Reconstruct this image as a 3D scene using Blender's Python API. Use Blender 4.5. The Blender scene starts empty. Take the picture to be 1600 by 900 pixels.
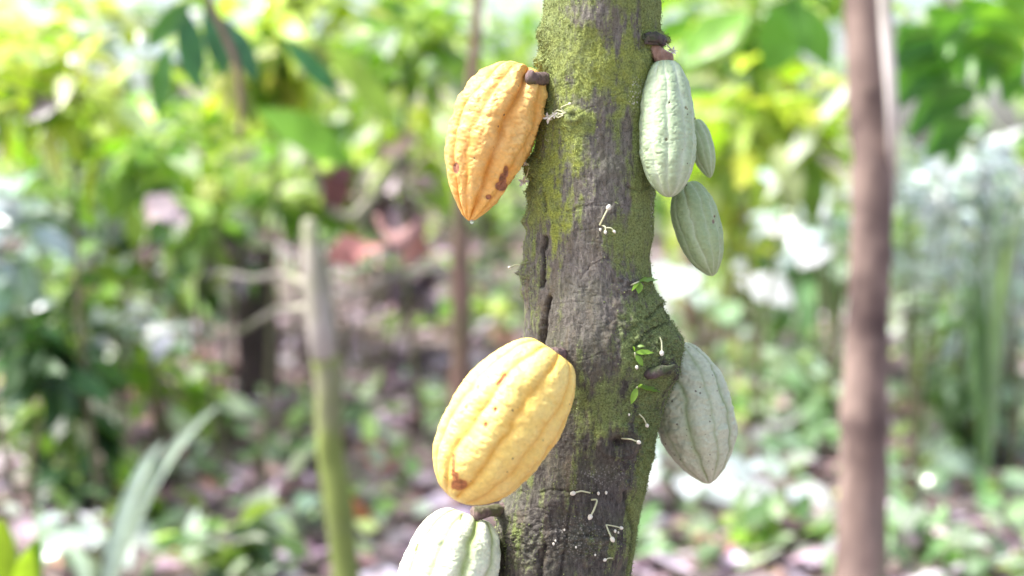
import bpy, math, random
import numpy as np
from mathutils import Vector

rng = np.random.default_rng(7)
random.seed(7)
SC = bpy.context.scene
COL = SC.collection

# ------------------------------------------------------------------ camera
CAM = Vector((0.0, -1.6, 1.35))
PITCH = math.radians(5.0)
LENS, SENSOR = 50.0, 36.0
K = SENSOR / LENS / 1600.0            # tangent per photo pixel
cam_d = bpy.data.cameras.new('camera')
cam_d.lens = LENS
cam_d.sensor_width = SENSOR
cam_d.clip_start = 0.05
cam_d.clip_end = 500
cam_d.dof.use_dof = True
cam_d.dof.focus_distance = 1.555
cam_d.dof.aperture_fstop = 2.0
cam = bpy.data.objects.new('camera', cam_d)
COL.objects.link(cam)
cam.location = CAM
cam.rotation_euler = (math.radians(90) - PITCH, 0, 0)
SC.camera = cam

# ------------------------------------------------------------------ light
SUN_EL, SUN_AZ = math.radians(58), math.radians(-92)     # azimuth from +Y, clockwise
w = bpy.data.worlds.new("World")
SC.world = w
w.use_nodes = True
nt = w.node_tree
nt.nodes.clear()
sky = nt.nodes.new('ShaderNodeTexSky')
sky.sky_type = 'NISHITA'
sky.sun_disc = False
sky.sun_elevation = SUN_EL
sky.sun_rotation = SUN_AZ
sky.air_density = 1.0
sky.dust_density = 4.0
sky.ozone_density = 1.0
bgn = nt.nodes.new('ShaderNodeBackground')
bgn.inputs['Strength'].default_value = 0.12
out = nt.nodes.new('ShaderNodeOutputWorld')
hsv = nt.nodes.new('ShaderNodeHueSaturation')          # thin overcast: the blue is washed out
hsv.inputs['Saturation'].default_value = 0.75
nt.links.new(sky.outputs[0], hsv.inputs['Color'])
nt.links.new(hsv.outputs[0], bgn.inputs['Color'])
nt.links.new(bgn.outputs[0], out.inputs['Surface'])
sd = bpy.data.lights.new('sun', 'SUN')
sd.energy = 3.0
sd.angle = math.radians(12)
sd.color = (1.0, 0.955, 0.91)
sun = bpy.data.objects.new('sun', sd)
COL.objects.link(sun)
sdir = Vector((math.sin(SUN_AZ) * math.cos(SUN_EL), math.cos(SUN_AZ) * math.cos(SUN_EL), math.sin(SUN_EL)))
sun.rotation_euler = sdir.to_track_quat('Z', 'Y').to_euler()
sun.location = sdir * 20

vs = SC.view_settings
vs.view_transform = 'Standard'
vs.look = 'None'
vs.gamma = 1.0
vs.exposure = 1.72
vs.use_curve_mapping = False
SC.render.engine = 'CYCLES'
SC.cycles.use_denoising = True
SC.cycles.max_bounces = 8
SC.cycles.diffuse_bounces = 4
SC.cycles.transmission_bounces = 4
SC.cycles.glossy_bounces = 3
SC.cycles.caustics_reflective = False
SC.cycles.caustics_refractive = False
SC.cycles.sample_clamp_indirect = 8

# ------------------------------------------------------------------ helpers
SP, CP = math.sin(PITCH), math.cos(PITCH)


def ray(px, py):
    """direction through a photo pixel; unit depth along the camera axis"""
    a = (np.asarray(px, float) - 800) * K
    b = (450 - np.asarray(py, float)) * K
    return np.stack([a, CP + b * SP + 0 * a, -SP + b * CP + 0 * a], -1)


def at(px, py, Y):
    """world point seen at the photo pixel, on the vertical plane y = Y"""
    d = ray(px, py)
    s = (Y - CAM.y) / d[..., 1]
    return np.array(CAM) + d * np.asarray(s)[..., None]


def px_size(p):
    """metres per photo pixel at a world point"""
    q = np.asarray(p, float) - np.array(CAM)
    return (q[..., 1] * CP - q[..., 2] * SP) * K


def proj(p):
    q = np.asarray(p, float) - np.array(CAM)
    dep = q[..., 1] * CP - q[..., 2] * SP
    up = q[..., 1] * SP + q[..., 2] * CP
    return 800 + q[..., 0] / dep / K, 450 - up / dep / K


def _hash(i, j, k, seed):
    n = (i * 73856093) ^ (j * 19349663) ^ (k * 83492791) ^ (seed * 2654435761)
    n &= 0xffffffff
    n = (n ^ (n >> 13)) * 1274126177 & 0xffffffff
    n = (n ^ (n >> 16)) * 2246822519 & 0xffffffff
    n ^= n >> 15
    return (n & 0xffffff) / float(0xffffff)


def vn(p, scale=1.0, seed=0):
    """value noise 0..1; p (...,3); scale = features per metre, scalar or 3"""
    q = np.asarray(p, float) * np.asarray(scale, float) + 1000.0
    i = np.floor(q).astype(np.int64)
    f = q - i
    f = f * f * (3 - 2 * f)
    x, y, z = i[..., 0], i[..., 1], i[..., 2]
    r = 0
    for dx in (0, 1):
        wx = f[..., 0] if dx else 1 - f[..., 0]
        for dy in (0, 1):
            wy = f[..., 1] if dy else 1 - f[..., 1]
            for dz in (0, 1):
                wz = f[..., 2] if dz else 1 - f[..., 2]
                r = r + wx * wy * wz * _hash(x + dx, y + dy, z + dz, seed)
    return r


def fbm(p, scale=1.0, seed=0, octv=4, gain=0.5):
    a, t, s = 1.0, 0.0, 0.0
    sc = np.asarray(scale, float)
    for o in range(octv):
        t = t + a * vn(p, sc, seed + o * 17)
        s += a
        a *= gain
        sc = sc * 2.03
    return t / s


def sstep(a, b, x):
    t = np.clip((x - a) / (b - a), 0, 1)
    return t * t * (3 - 2 * t)


def mesh_from(name, verts, faces, smooth=True):
    me = bpy.data.meshes.new(name)
    verts = np.asarray(verts, np.float32)
    faces = np.asarray(faces, np.int32)
    k = faces.shape[1]
    me.vertices.add(len(verts))
    me.vertices.foreach_set('co', verts.ravel())
    me.loops.add(faces.size)
    me.loops.foreach_set('vertex_index', faces.ravel())
    me.polygons.add(len(faces))
    me.polygons.foreach_set('loop_start', np.arange(0, faces.size, k, dtype=np.int32))
    me.polygons.foreach_set('loop_total', np.full(len(faces), k, np.int32))
    me.update(calc_edges=True)
    me.validate()
    if smooth:
        me.polygons.foreach_set('use_smooth', np.ones(len(me.polygons), bool))
    return me


def set_attr(me, name, val):
    val = np.asarray(val, np.float32)
    if val.ndim == 1:
        a = me.attributes.new(name, 'FLOAT', 'POINT')
        a.data.foreach_set('value', val)
    else:
        if val.shape[1] == 3:
            val = np.concatenate([val, np.ones((len(val), 1), np.float32)], 1)
        a = me.attributes.new(name, 'FLOAT_COLOR', 'POINT')
        a.data.foreach_set('color', val.ravel())


def link(name, me, mat, parent=None):
    o = bpy.data.objects.new(name, me)
    COL.objects.link(o)
    if mat is not None and not me.materials:
        me.materials.append(mat)
    if parent is not None:
        o.parent = parent
    return o


def thing(name, loc, label, cat, group=None):
    o = bpy.data.objects.new(name, None)
    COL.objects.link(o)
    o.empty_display_size = 0.05
    o.location = loc
    o['label'] = label
    o['category'] = cat
    if group:
        o['group'] = group
    return o


def tag(o, label=None, cat=None, group=None, kind=None):
    if label: o['label'] = label
    if cat: o['category'] = cat
    if group: o['group'] = group
    if kind: o['kind'] = kind
    return o


def grid_faces(nu, nv, wrap=True):
    """quads of a (nv rows) x (nu columns) grid; columns wrap round"""
    r = np.arange(nv - 1)[:, None] * nu
    c = np.arange(nu if wrap else nu - 1)[None, :]
    c2 = (c + 1) % nu
    return np.stack([r + c, r + c2, r + nu + c2, r + nu + c], -1).reshape(-1, 4)


class TB:
    """collects tubes (and blobs) into one mesh"""
    def __init__(s):
        s.v, s.f, s.n, s.a = [], [], 0, []

    def tube(s, pts, rad, seg=8, val=0.0, closed=True):
        pts = np.asarray(pts, float)
        rad = np.broadcast_to(np.asarray(rad, float), (len(pts),)).copy()
        if closed:
            d0 = pts[0] - pts[1]; d0 /= np.linalg.norm(d0) + 1e-9
            d1 = pts[-1] - pts[-2]; d1 /= np.linalg.norm(d1) + 1e-9
            pts = np.concatenate([[pts[0] + d0 * rad[0] * .5], [pts[0] + d0 * rad[0] * .35], pts, [pts[-1] + d1 * rad[-1] * .35], [pts[-1] + d1 * rad[-1] * .5]])
            rad = np.concatenate([[rad[0] * .02], [rad[0] * .7], rad, [rad[-1] * .7], [rad[-1] * .02]])
        t = np.gradient(pts, axis=0)
        t /= np.linalg.norm(t, axis=1, keepdims=True) + 1e-12
        ref = np.array([0.31, 0.95, 0.07]) if abs(t[0][1]) < .8 else np.array([1.0, 0, 0.1])
        n1 = np.cross(t, ref); n1 /= np.linalg.norm(n1, axis=1, keepdims=True) + 1e-12
        n2 = np.cross(t, n1)
        a = np.linspace(0, 2 * np.pi, seg, endpoint=False)
        ring = pts[:, None] + rad[:, None, None] * (np.cos(a)[None, :, None] * n1[:, None] + np.sin(a)[None, :, None] * n2[:, None])
        s.v.append(ring.reshape(-1, 3))
        s.f.append(grid_faces(seg, len(pts)) + s.n)
        s.n += len(pts) * seg
        s.a.append(np.full(len(pts) * seg, val))

    def mesh(s, name):
        return mesh_from(name, np.concatenate(s.v), np.concatenate(s.f))

    def build(s, name, mat, parent=None):
        return link(name, s.mesh(name), mat, parent)


# ------------------------------------------------------------------ materials
def new_mat(name):
    m = bpy.data.materials.new(name)
    m.use_nodes = True
    t = m.node_tree
    t.nodes.clear()
    o = t.nodes.new('ShaderNodeOutputMaterial')
    b = t.nodes.new('ShaderNodeBsdfPrincipled')
    t.links.new(b.outputs[0], o.inputs['Surface'])
    return m, t, b, o


def N(t, kind, **kw):
    n = t.nodes.new(kind)
    for k, v in kw.items():
        if k.startswith('_'):
            setattr(n, k[1:], v)
        else:
            n.inputs[k.replace('~', ' ')].default_value = v
    return n


def attr(t, name, col=False):
    n = t.nodes.new('ShaderNodeAttribute')
    n.attribute_name = name
    return n.outputs['Color'] if col else n.outputs['Fac']


def mix(t, fac, a, b, mode='MIX'):
    n = t.nodes.new('ShaderNodeMix')
    n.data_type = 'RGBA'
    n.blend_type = mode
    for sock, v in ((n.inputs[0], fac), (n.inputs[6], a), (n.inputs[7], b)):
        if hasattr(v, 'links'):
            t.links.new(v, sock)
        elif isinstance(v, (int, float)):
            sock.default_value = v
        else:
            sock.default_value = (*v, 1) if len(v) == 3 else v
    return n.outputs[2]


def ramp(t, src, stops):
    n = t.nodes.new('ShaderNodeValToRGB')
    e = n.color_ramp.elements
    while len(e) < len(stops):
        e.new(0.5)
    for i, (p, c) in enumerate(stops):
        e[i].position = p
        e[i].color = (c, c, c, 1) if isinstance(c, (int, float)) else (*c, 1)
    t.links.new(src, n.inputs[0])
    return n.outputs[0]


def math_n(t, op, a, b=0.0):
    n = t.nodes.new('ShaderNodeMath')
    n.operation = op
    for i, v in enumerate((a, b)):
        if hasattr(v, 'links'):
            t.links.new(v, n.inputs[i])
        else:
            n.inputs[i].default_value = v
    return n.outputs[0]


def noise(t, scale, detail=4, rough=0.6, vec=None, out=0, dist=0.0):
    n = N(t, 'ShaderNodeTexNoise', Scale=scale, Detail=detail, Roughness=rough, Distortion=dist)
    if vec is not None:
        t.links.new(vec, n.inputs['Vector'])
    return n.outputs[out]


def objco(t, scale=(1, 1, 1)):
    c = t.nodes.new('ShaderNodeTexCoord')
    m = t.nodes.new('ShaderNodeMapping')
    m.inputs['Scale'].default_value = scale
    t.links.new(c.outputs['Object'], m.inputs['Vector'])
    return m.outputs[0]


def bump(t, b, h, strength, dist):
    n = N(t, 'ShaderNodeBump', Strength=strength, Distance=dist)
    t.links.new(h, n.inputs['Height'])
    t.links.new(n.outputs[0], b.inputs['Normal'])


def leaf_material(name, rough=0.38, trans=0.45, spec=0.5, tint=(1.15, 1.25, 0.45), coat=0.0):
    m, t, b, o = new_mat(name)
    c = attr(t, 'col', True)
    nz = noise(t, 14, 3, 0.6, objco(t))
    c2 = mix(t, 1.0, c, ramp(t, nz, [(0.3, 0.78), (0.7, 1.18)]), 'MULTIPLY')
    t.links.new(c2, b.inputs['Base Color'])
    b.inputs['Roughness'].default_value = rough
    b.inputs['Specular IOR Level'].default_value = spec
    b.inputs['Coat Weight'].default_value = coat
    b.inputs['Coat Roughness'].default_value = .12
    tr = t.nodes.new('ShaderNodeBsdfTranslucent')
    tc = mix(t, 1.0, c2, (*tint,), 'MULTIPLY')
    t.links.new(tc, tr.inputs['Color'])
    ms = t.nodes.new('ShaderNodeMixShader')
    ms.inputs[0].default_value = trans
    t.links.new(b.outputs[0], ms.inputs[1])
    t.links.new(tr.outputs[0], ms.inputs[2])
    t.links.new(ms.outputs[0], o.inputs['Surface'])
    return m


M_LEAF = leaf_material('leaf_green')
M_GLOSS = leaf_material('leaf_waxy', rough=0.25, trans=0.2, spec=0.9, coat=1.0)
M_GLARE = leaf_material('leaf_glare', rough=0.3, trans=0.42, spec=0.8, coat=1.0, tint=(1.1, 1.12, 1.1))  # for pale leaves, many with glare put into their colour
M_DEAD = leaf_material('leaf_dead', rough=0.6, trans=0.12, spec=0.3, tint=(1.2, 0.9, 0.7))


def bark_material(name, c1, c2, c3, sc=9.0, moss=None):
    m, t, b, o = new_mat(name)
    v = objco(t, (1, 1, 0.25))
    n1 = noise(t, sc, 6, 0.65, v)
    n2 = noise(t, sc * 0.35, 3, 0.5, objco(t))
    c = mix(t, ramp(t, n1, [(0.35, 0.0), (0.65, 1.0)]), c1, c2)
    c = mix(t, ramp(t, n2, [(0.48, 0.0), (0.62, 1.0)]), c, c3)
    t.links.new(c, b.inputs['Base Color'])
    b.inputs['Roughness'].default_value = 0.85
    bump(t, b, n1, 0.7, 0.01)
    return m


M_BARK_PINK = bark_material('bark_pinkish', (0.17, 0.118, 0.10), (0.31, 0.23, 0.195), (0.085, 0.055, 0.05), 11)
M_BARK_DARK = bark_material('bark_dark', (0.045, 0.03, 0.035), (0.09, 0.06, 0.06), (0.06, 0.05, 0.04))
M_BARK_BROWN = bark_material('bark_brown', (0.17, 0.10, 0.08), (0.26, 0.17, 0.14), (0.14, 0.12, 0.07))
M_PALE = bark_material('bark_pale', (0.55, 0.50, 0.47), (0.72, 0.68, 0.64), (0.45, 0.42, 0.38))
M_BARK_GREY = bark_material('bark_grey', (0.26, 0.24, 0.20), (0.46, 0.42, 0.38), (0.24, 0.26, 0.15))
M_BARK_MOSSY = bark_material('bark_mossy', (0.15, 0.20, 0.045), (0.27, 0.33, 0.09), (0.22, 0.21, 0.15))
M_STEM = bark_material('stem_green_brown', (0.12, 0.12, 0.06), (0.18, 0.15, 0.09), (0.10, 0.14, 0.05))

# ------------------------------------------------------------------ ground
def ground_z(x, y):
    x = np.asarray(x, float); y = np.asarray(y, float)
    p = np.stack([x, y, np.zeros_like(x + y)], -1) if np.ndim(x + y) else np.array([float(x), float(y), 0.0])
    z = 0.22 * (fbm(p, 0.35, 5, 3) - 0.5) + 0.05 * (vn(p, 1.7, 9) - .5)
    side = 1 - .8 * sstep(.10, .24, x / (np.abs(y) + 1.6))            # the bank is lower on the right
    z = z * sstep(0.5, 3, np.hypot(x, y)) + side * (0.075 * np.clip(y - 2.5, 0, 11) + 0.11 * np.clip(y - 13.5, 0, 40))
    return z


gx = np.concatenate([np.linspace(-60, -9, 24, endpoint=False), np.linspace(-9, 9, 150), np.linspace(9, 60, 25)[1:]])
gy = np.concatenate([np.linspace(-30, -2, 14, endpoint=False), np.linspace(-2, 16, 150), np.linspace(16, 95, 30)[1:]])
GX, GY = np.meshgrid(gx, gy)
gv = np.stack([GX, GY, ground_z(GX, GY)], -1).reshape(-1, 3)
gme = mesh_from('ground', gv, grid_faces(len(gx), len(gy), wrap=False))
mg, t, b, o = new_mat('forest_soil')
v = objco(t)
n1 = noise(t, 3.0, 8, 0.7, v)
n2 = noise(t, 16.0, 5, 0.7, v)
c = mix(t, ramp(t, n1, [(0.35, 0.0), (0.65, 1.0)]), (0.10, 0.075, 0.07), (0.23, 0.18, 0.17))
c = mix(t, ramp(t, n2, [(0.5, 0.0), (0.6, 1.0)]), c, (0.30, 0.25, 0.235))
t.links.new(c, b.inputs['Base Color'])
b.inputs['Roughness'].default_value = 0.9
bump(t, b, n2, 0.8, 0.03)
tag(link('ground', gme, mg), kind='structure')

# ------------------------------------------------------------------ leaf clouds
def leaves(pos, ax, up, size, col, wid=0.32, droop=0.35, fold=0.25, nseg=5, tip=1.3):
    """returns verts, quads, colours of many leaves; ax = leaf direction, up = its face normal"""
    n = len(pos)
    ax = ax / (np.linalg.norm(ax, axis=1, keepdims=True) + 1e-9)
    side = np.cross(up, ax); side /= np.linalg.norm(side, axis=1, keepdims=True) + 1e-9
    nor = np.cross(ax, side)
    u = np.linspace(0, 1, nseg + 1)
    prof = np.sin(np.pi * np.clip(u, 0.0, 1) ** (1 / tip)) ** 0.8
    prof[0] = 0.05; prof[-1] = 0.02
    wid = np.broadcast_to(np.asarray(wid, float), (n,))
    droop = np.broadcast_to(np.asarray(droop, float), (n,))
    V = np.zeros((n, nseg + 1, 3, 3))
    ben = droop[:, None] * u[None] ** 2
    cx = u[None] * (1 - 0.25 * ben)
    for k, s in enumerate((-1, 0, 1)):
        lift = fold * abs(s) * prof[None] * wid[:, None] * 0.5 + 0.02 * np.sin(u * 19 + s)[None] * abs(s)
        V[:, :, k] = (pos[:, None] + size[:, None, None] * (cx[..., None] * ax[:, None] + (s * prof[None] * wid[:, None] * 0.5)[..., None] * side[:, None] + (lift - ben)[..., None] * nor[:, None]))
    V = V.reshape(-1, 3)
    base = []
    for i in range(nseg):
        for k in (0, 1):
            a = i * 3 + k
            base.append([a, a + 1, a + 4, a + 3])
    base = np.array(base)
    per = (nseg + 1) * 3
    F = (base[None] + (np.arange(n) * per)[:, None, None]).reshape(-1, 4)
    C = np.repeat(col, per, axis=0)
    return V, F, C


def leaf_mesh(name, *a, **k):
    V, F, C = leaves(*a, **k)
    me = mesh_from(name, V, F)
    set_attr(me, 'col', np.clip(C, 0, 1))
    return me


def rnd_unit(n, r=rng):
    v = r.normal(size=(n, 3))
    return v / np.linalg.norm(v, axis=1, keepdims=True)


PAL = {
    'yellow':  [(0.42, 0.56, 0.05), (0.36, 0.50, 0.05), (0.52, 0.60, 0.14), (0.16, 0.30, 0.04), (0.45, 0.48, 0.10), (0.62, 0.68, 0.40)],
    'fresh':   [(0.22, 0.40, 0.05), (0.30, 0.48, 0.06), (0.12, 0.25, 0.05), (0.36, 0.48, 0.12), (0.50, 0.58, 0.42)],
    'mid':     [(0.11, 0.23, 0.05), (0.17, 0.31, 0.06), (0.05, 0.11, 0.04), (0.04, 0.09, 0.04), (0.22, 0.34, 0.10), (0.40, 0.46, 0.38), (0.24, 0.36, 0.08)],
    'dark':    [(0.05, 0.12, 0.05), (0.07, 0.17, 0.06), (0.04, 0.09, 0.05), (0.10, 0.20, 0.08)],
    'silver':  [(0.50, 0.60, 0.57), (0.42, 0.54, 0.48), (0.65, 0.72, 0.74), (0.30, 0.44, 0.30), (0.58, 0.65, 0.68)],  # silvery leaves; the palest also hold gloss highlights as colour
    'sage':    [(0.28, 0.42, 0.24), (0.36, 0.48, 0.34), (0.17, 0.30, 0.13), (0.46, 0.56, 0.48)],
    'glare':   [(0.72, 0.78, 0.80), (0.62, 0.70, 0.72), (0.78, 0.82, 0.84), (0.66, 0.74, 0.74), (0.34, 0.48, 0.30)],  # sky glare on leaves put into the colour; pale broad leaves use it too
    'dry':     [(0.34, 0.27, 0.29), (0.46, 0.40, 0.43), (0.16, 0.11, 0.12), (0.24, 0.15, 0.15), (0.30, 0.27, 0.20), (0.09, 0.06, 0.07)],
    'litter':  [(0.33, 0.27, 0.29), (0.52, 0.46, 0.50), (0.10, 0.08, 0.09), (0.14, 0.10, 0.11), (0.20, 0.16, 0.17), (0.46, 0.39, 0.40), (0.28, 0.20, 0.18), (0.20, 0.13, 0.12), (0.52, 0.46, 0.47), (0.42, 0.27, 0.20), (0.24, 0.20, 0.21), (0.12, 0.08, 0.08)],
}


def pick(pal, n, var=0.16):
    p = np.array(PAL[pal]) if isinstance(pal, str) else np.array(pal)
    c = p[rng.integers(0, len(p), n)]
    if isinstance(pal, str) and pal in ('litter', 'dry'): c = c * np.array([1.0, .93, 1.07])
    return np.clip(c * (1 + var * rng.normal(size=(n, 1))) * (1 + 0.05 * rng.normal(size=(n, 3))), 0.01, 0.9)


def ground_Y(px, py):
    """distance plane at which the line of sight through a photo pixel meets the ground"""
    ys = np.linspace(1.0, 14, 400)
    q = at(np.full(400, px), np.full(400, py), ys)
    below = q[:, 2] < ground_z(q[:, 0], q[:, 1])
    return float(ys[np.argmax(below)]) if below.any() else 99.0


def plant(kind, px, py, Y, rx, rz, nleaf, lsize, pal, label, cat, group, wid=0.34, upright=0.5, nbranch=9,
          mat=None, stem_mat=None, droop=0.4, ry=None, stem_r=0.012, part_names=('foliage', 'stem')):
    """a plant rooted on the ground whose foliage is centred on photo pixel (px,py) at distance plane Y; rx, rz in photo px"""
    if kind == 'ground_plant': Y = min(Y, ground_Y(px, py + rz * .8))
    c = at(px, py, Y)
    s = px_size(c)
    rx, rz = rx * s, rz * s
    ry = rx if ry is None else ry
    gz = float(ground_z(c[0], Y)) - 0.02
    base = np.array([c[0] + rng.normal() * rx * .15, Y + rng.normal() * .1, gz])
    root = thing(kind, base, label, cat, group)
    cl = c - base
    tb = TB()
    P, D = [], []
    hub = cl - np.array([0, 0, min(rz * .8, cl[2] * .8)]) if cl[2] > 1.3 * rz else cl * .12
    hub = hub + rng.normal(size=3) * np.array([.08, .08, 0])
    uu = np.linspace(0, 1, 9)[:, None]
    mid_ = hub * .5 + rng.normal(size=3) * np.array([.07, .07, 0])
    tb.tube(2 * uu * (1 - uu) * mid_ + uu * uu * hub, stem_r * (1.1 - .4 * uu[:, 0]), 7)
    for b_ in range(nbranch):
        e = rnd_unit(1)[0] * rng.uniform(0.35, 1.0) ** 0.5 * np.array([rx, ry, rz]) * 0.95 + cl
        e[2] = max(e[2], 0.05)
        m = hub + (e - hub) * np.array([.35, .35, .75]) + rng.normal(size=3) * .04
        pts = (1 - uu) ** 2 * hub + 2 * uu * (1 - uu) * m + uu * uu * e
        tb.tube(pts, stem_r * (.6 - 0.45 * uu[:, 0]), 6)
        k = nleaf // nbranch + 1
        q = rng.uniform(0.15, 1.02, k)[:, None]
        pp = (1 - q) ** 2 * hub + 2 * q * (1 - q) * m + q * q * e
        pp = pp + rng.normal(size=(k, 3)) * np.array([rx, ry, rz]) * 0.2
        d = pp - cl * np.array([1, 1, 0.9]) + rng.normal(size=(k, 3)) * rx * 0.7
        P.append(pp); D.append(d)
    P = np.concatenate(P); D = np.concatenate(D)
    D /= np.linalg.norm(D, axis=1, keepdims=True) + 1e-9
    D[:, 2] = D[:, 2] * 0.7 - 0.3 + (upright - .5)
    n = len(P)
    up = rnd_unit(n) * 0.75 + np.array([0, -0.2, 1.0])
    me = leaf_mesh(part_names[0], P, D, up, lsize * rng.uniform(.55, 1.25, n), pick(pal, n), wid=wid * rng.uniform(.8, 1.2, n), droop=droop * rng.uniform(.2, 1.6, n))
    link(part_names[0], me, mat or M_LEAF, root)
    tb.build(part_names[1], stem_mat or M_STEM, root)
    return root


G5 = 'dry brush in the left background'
G1, G2, G3, G4 = 'leafy shrubs in the left background', 'leafy shrubs in the right background', 'low plants on the forest floor', 'saplings along the far edge of the grove'
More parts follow.
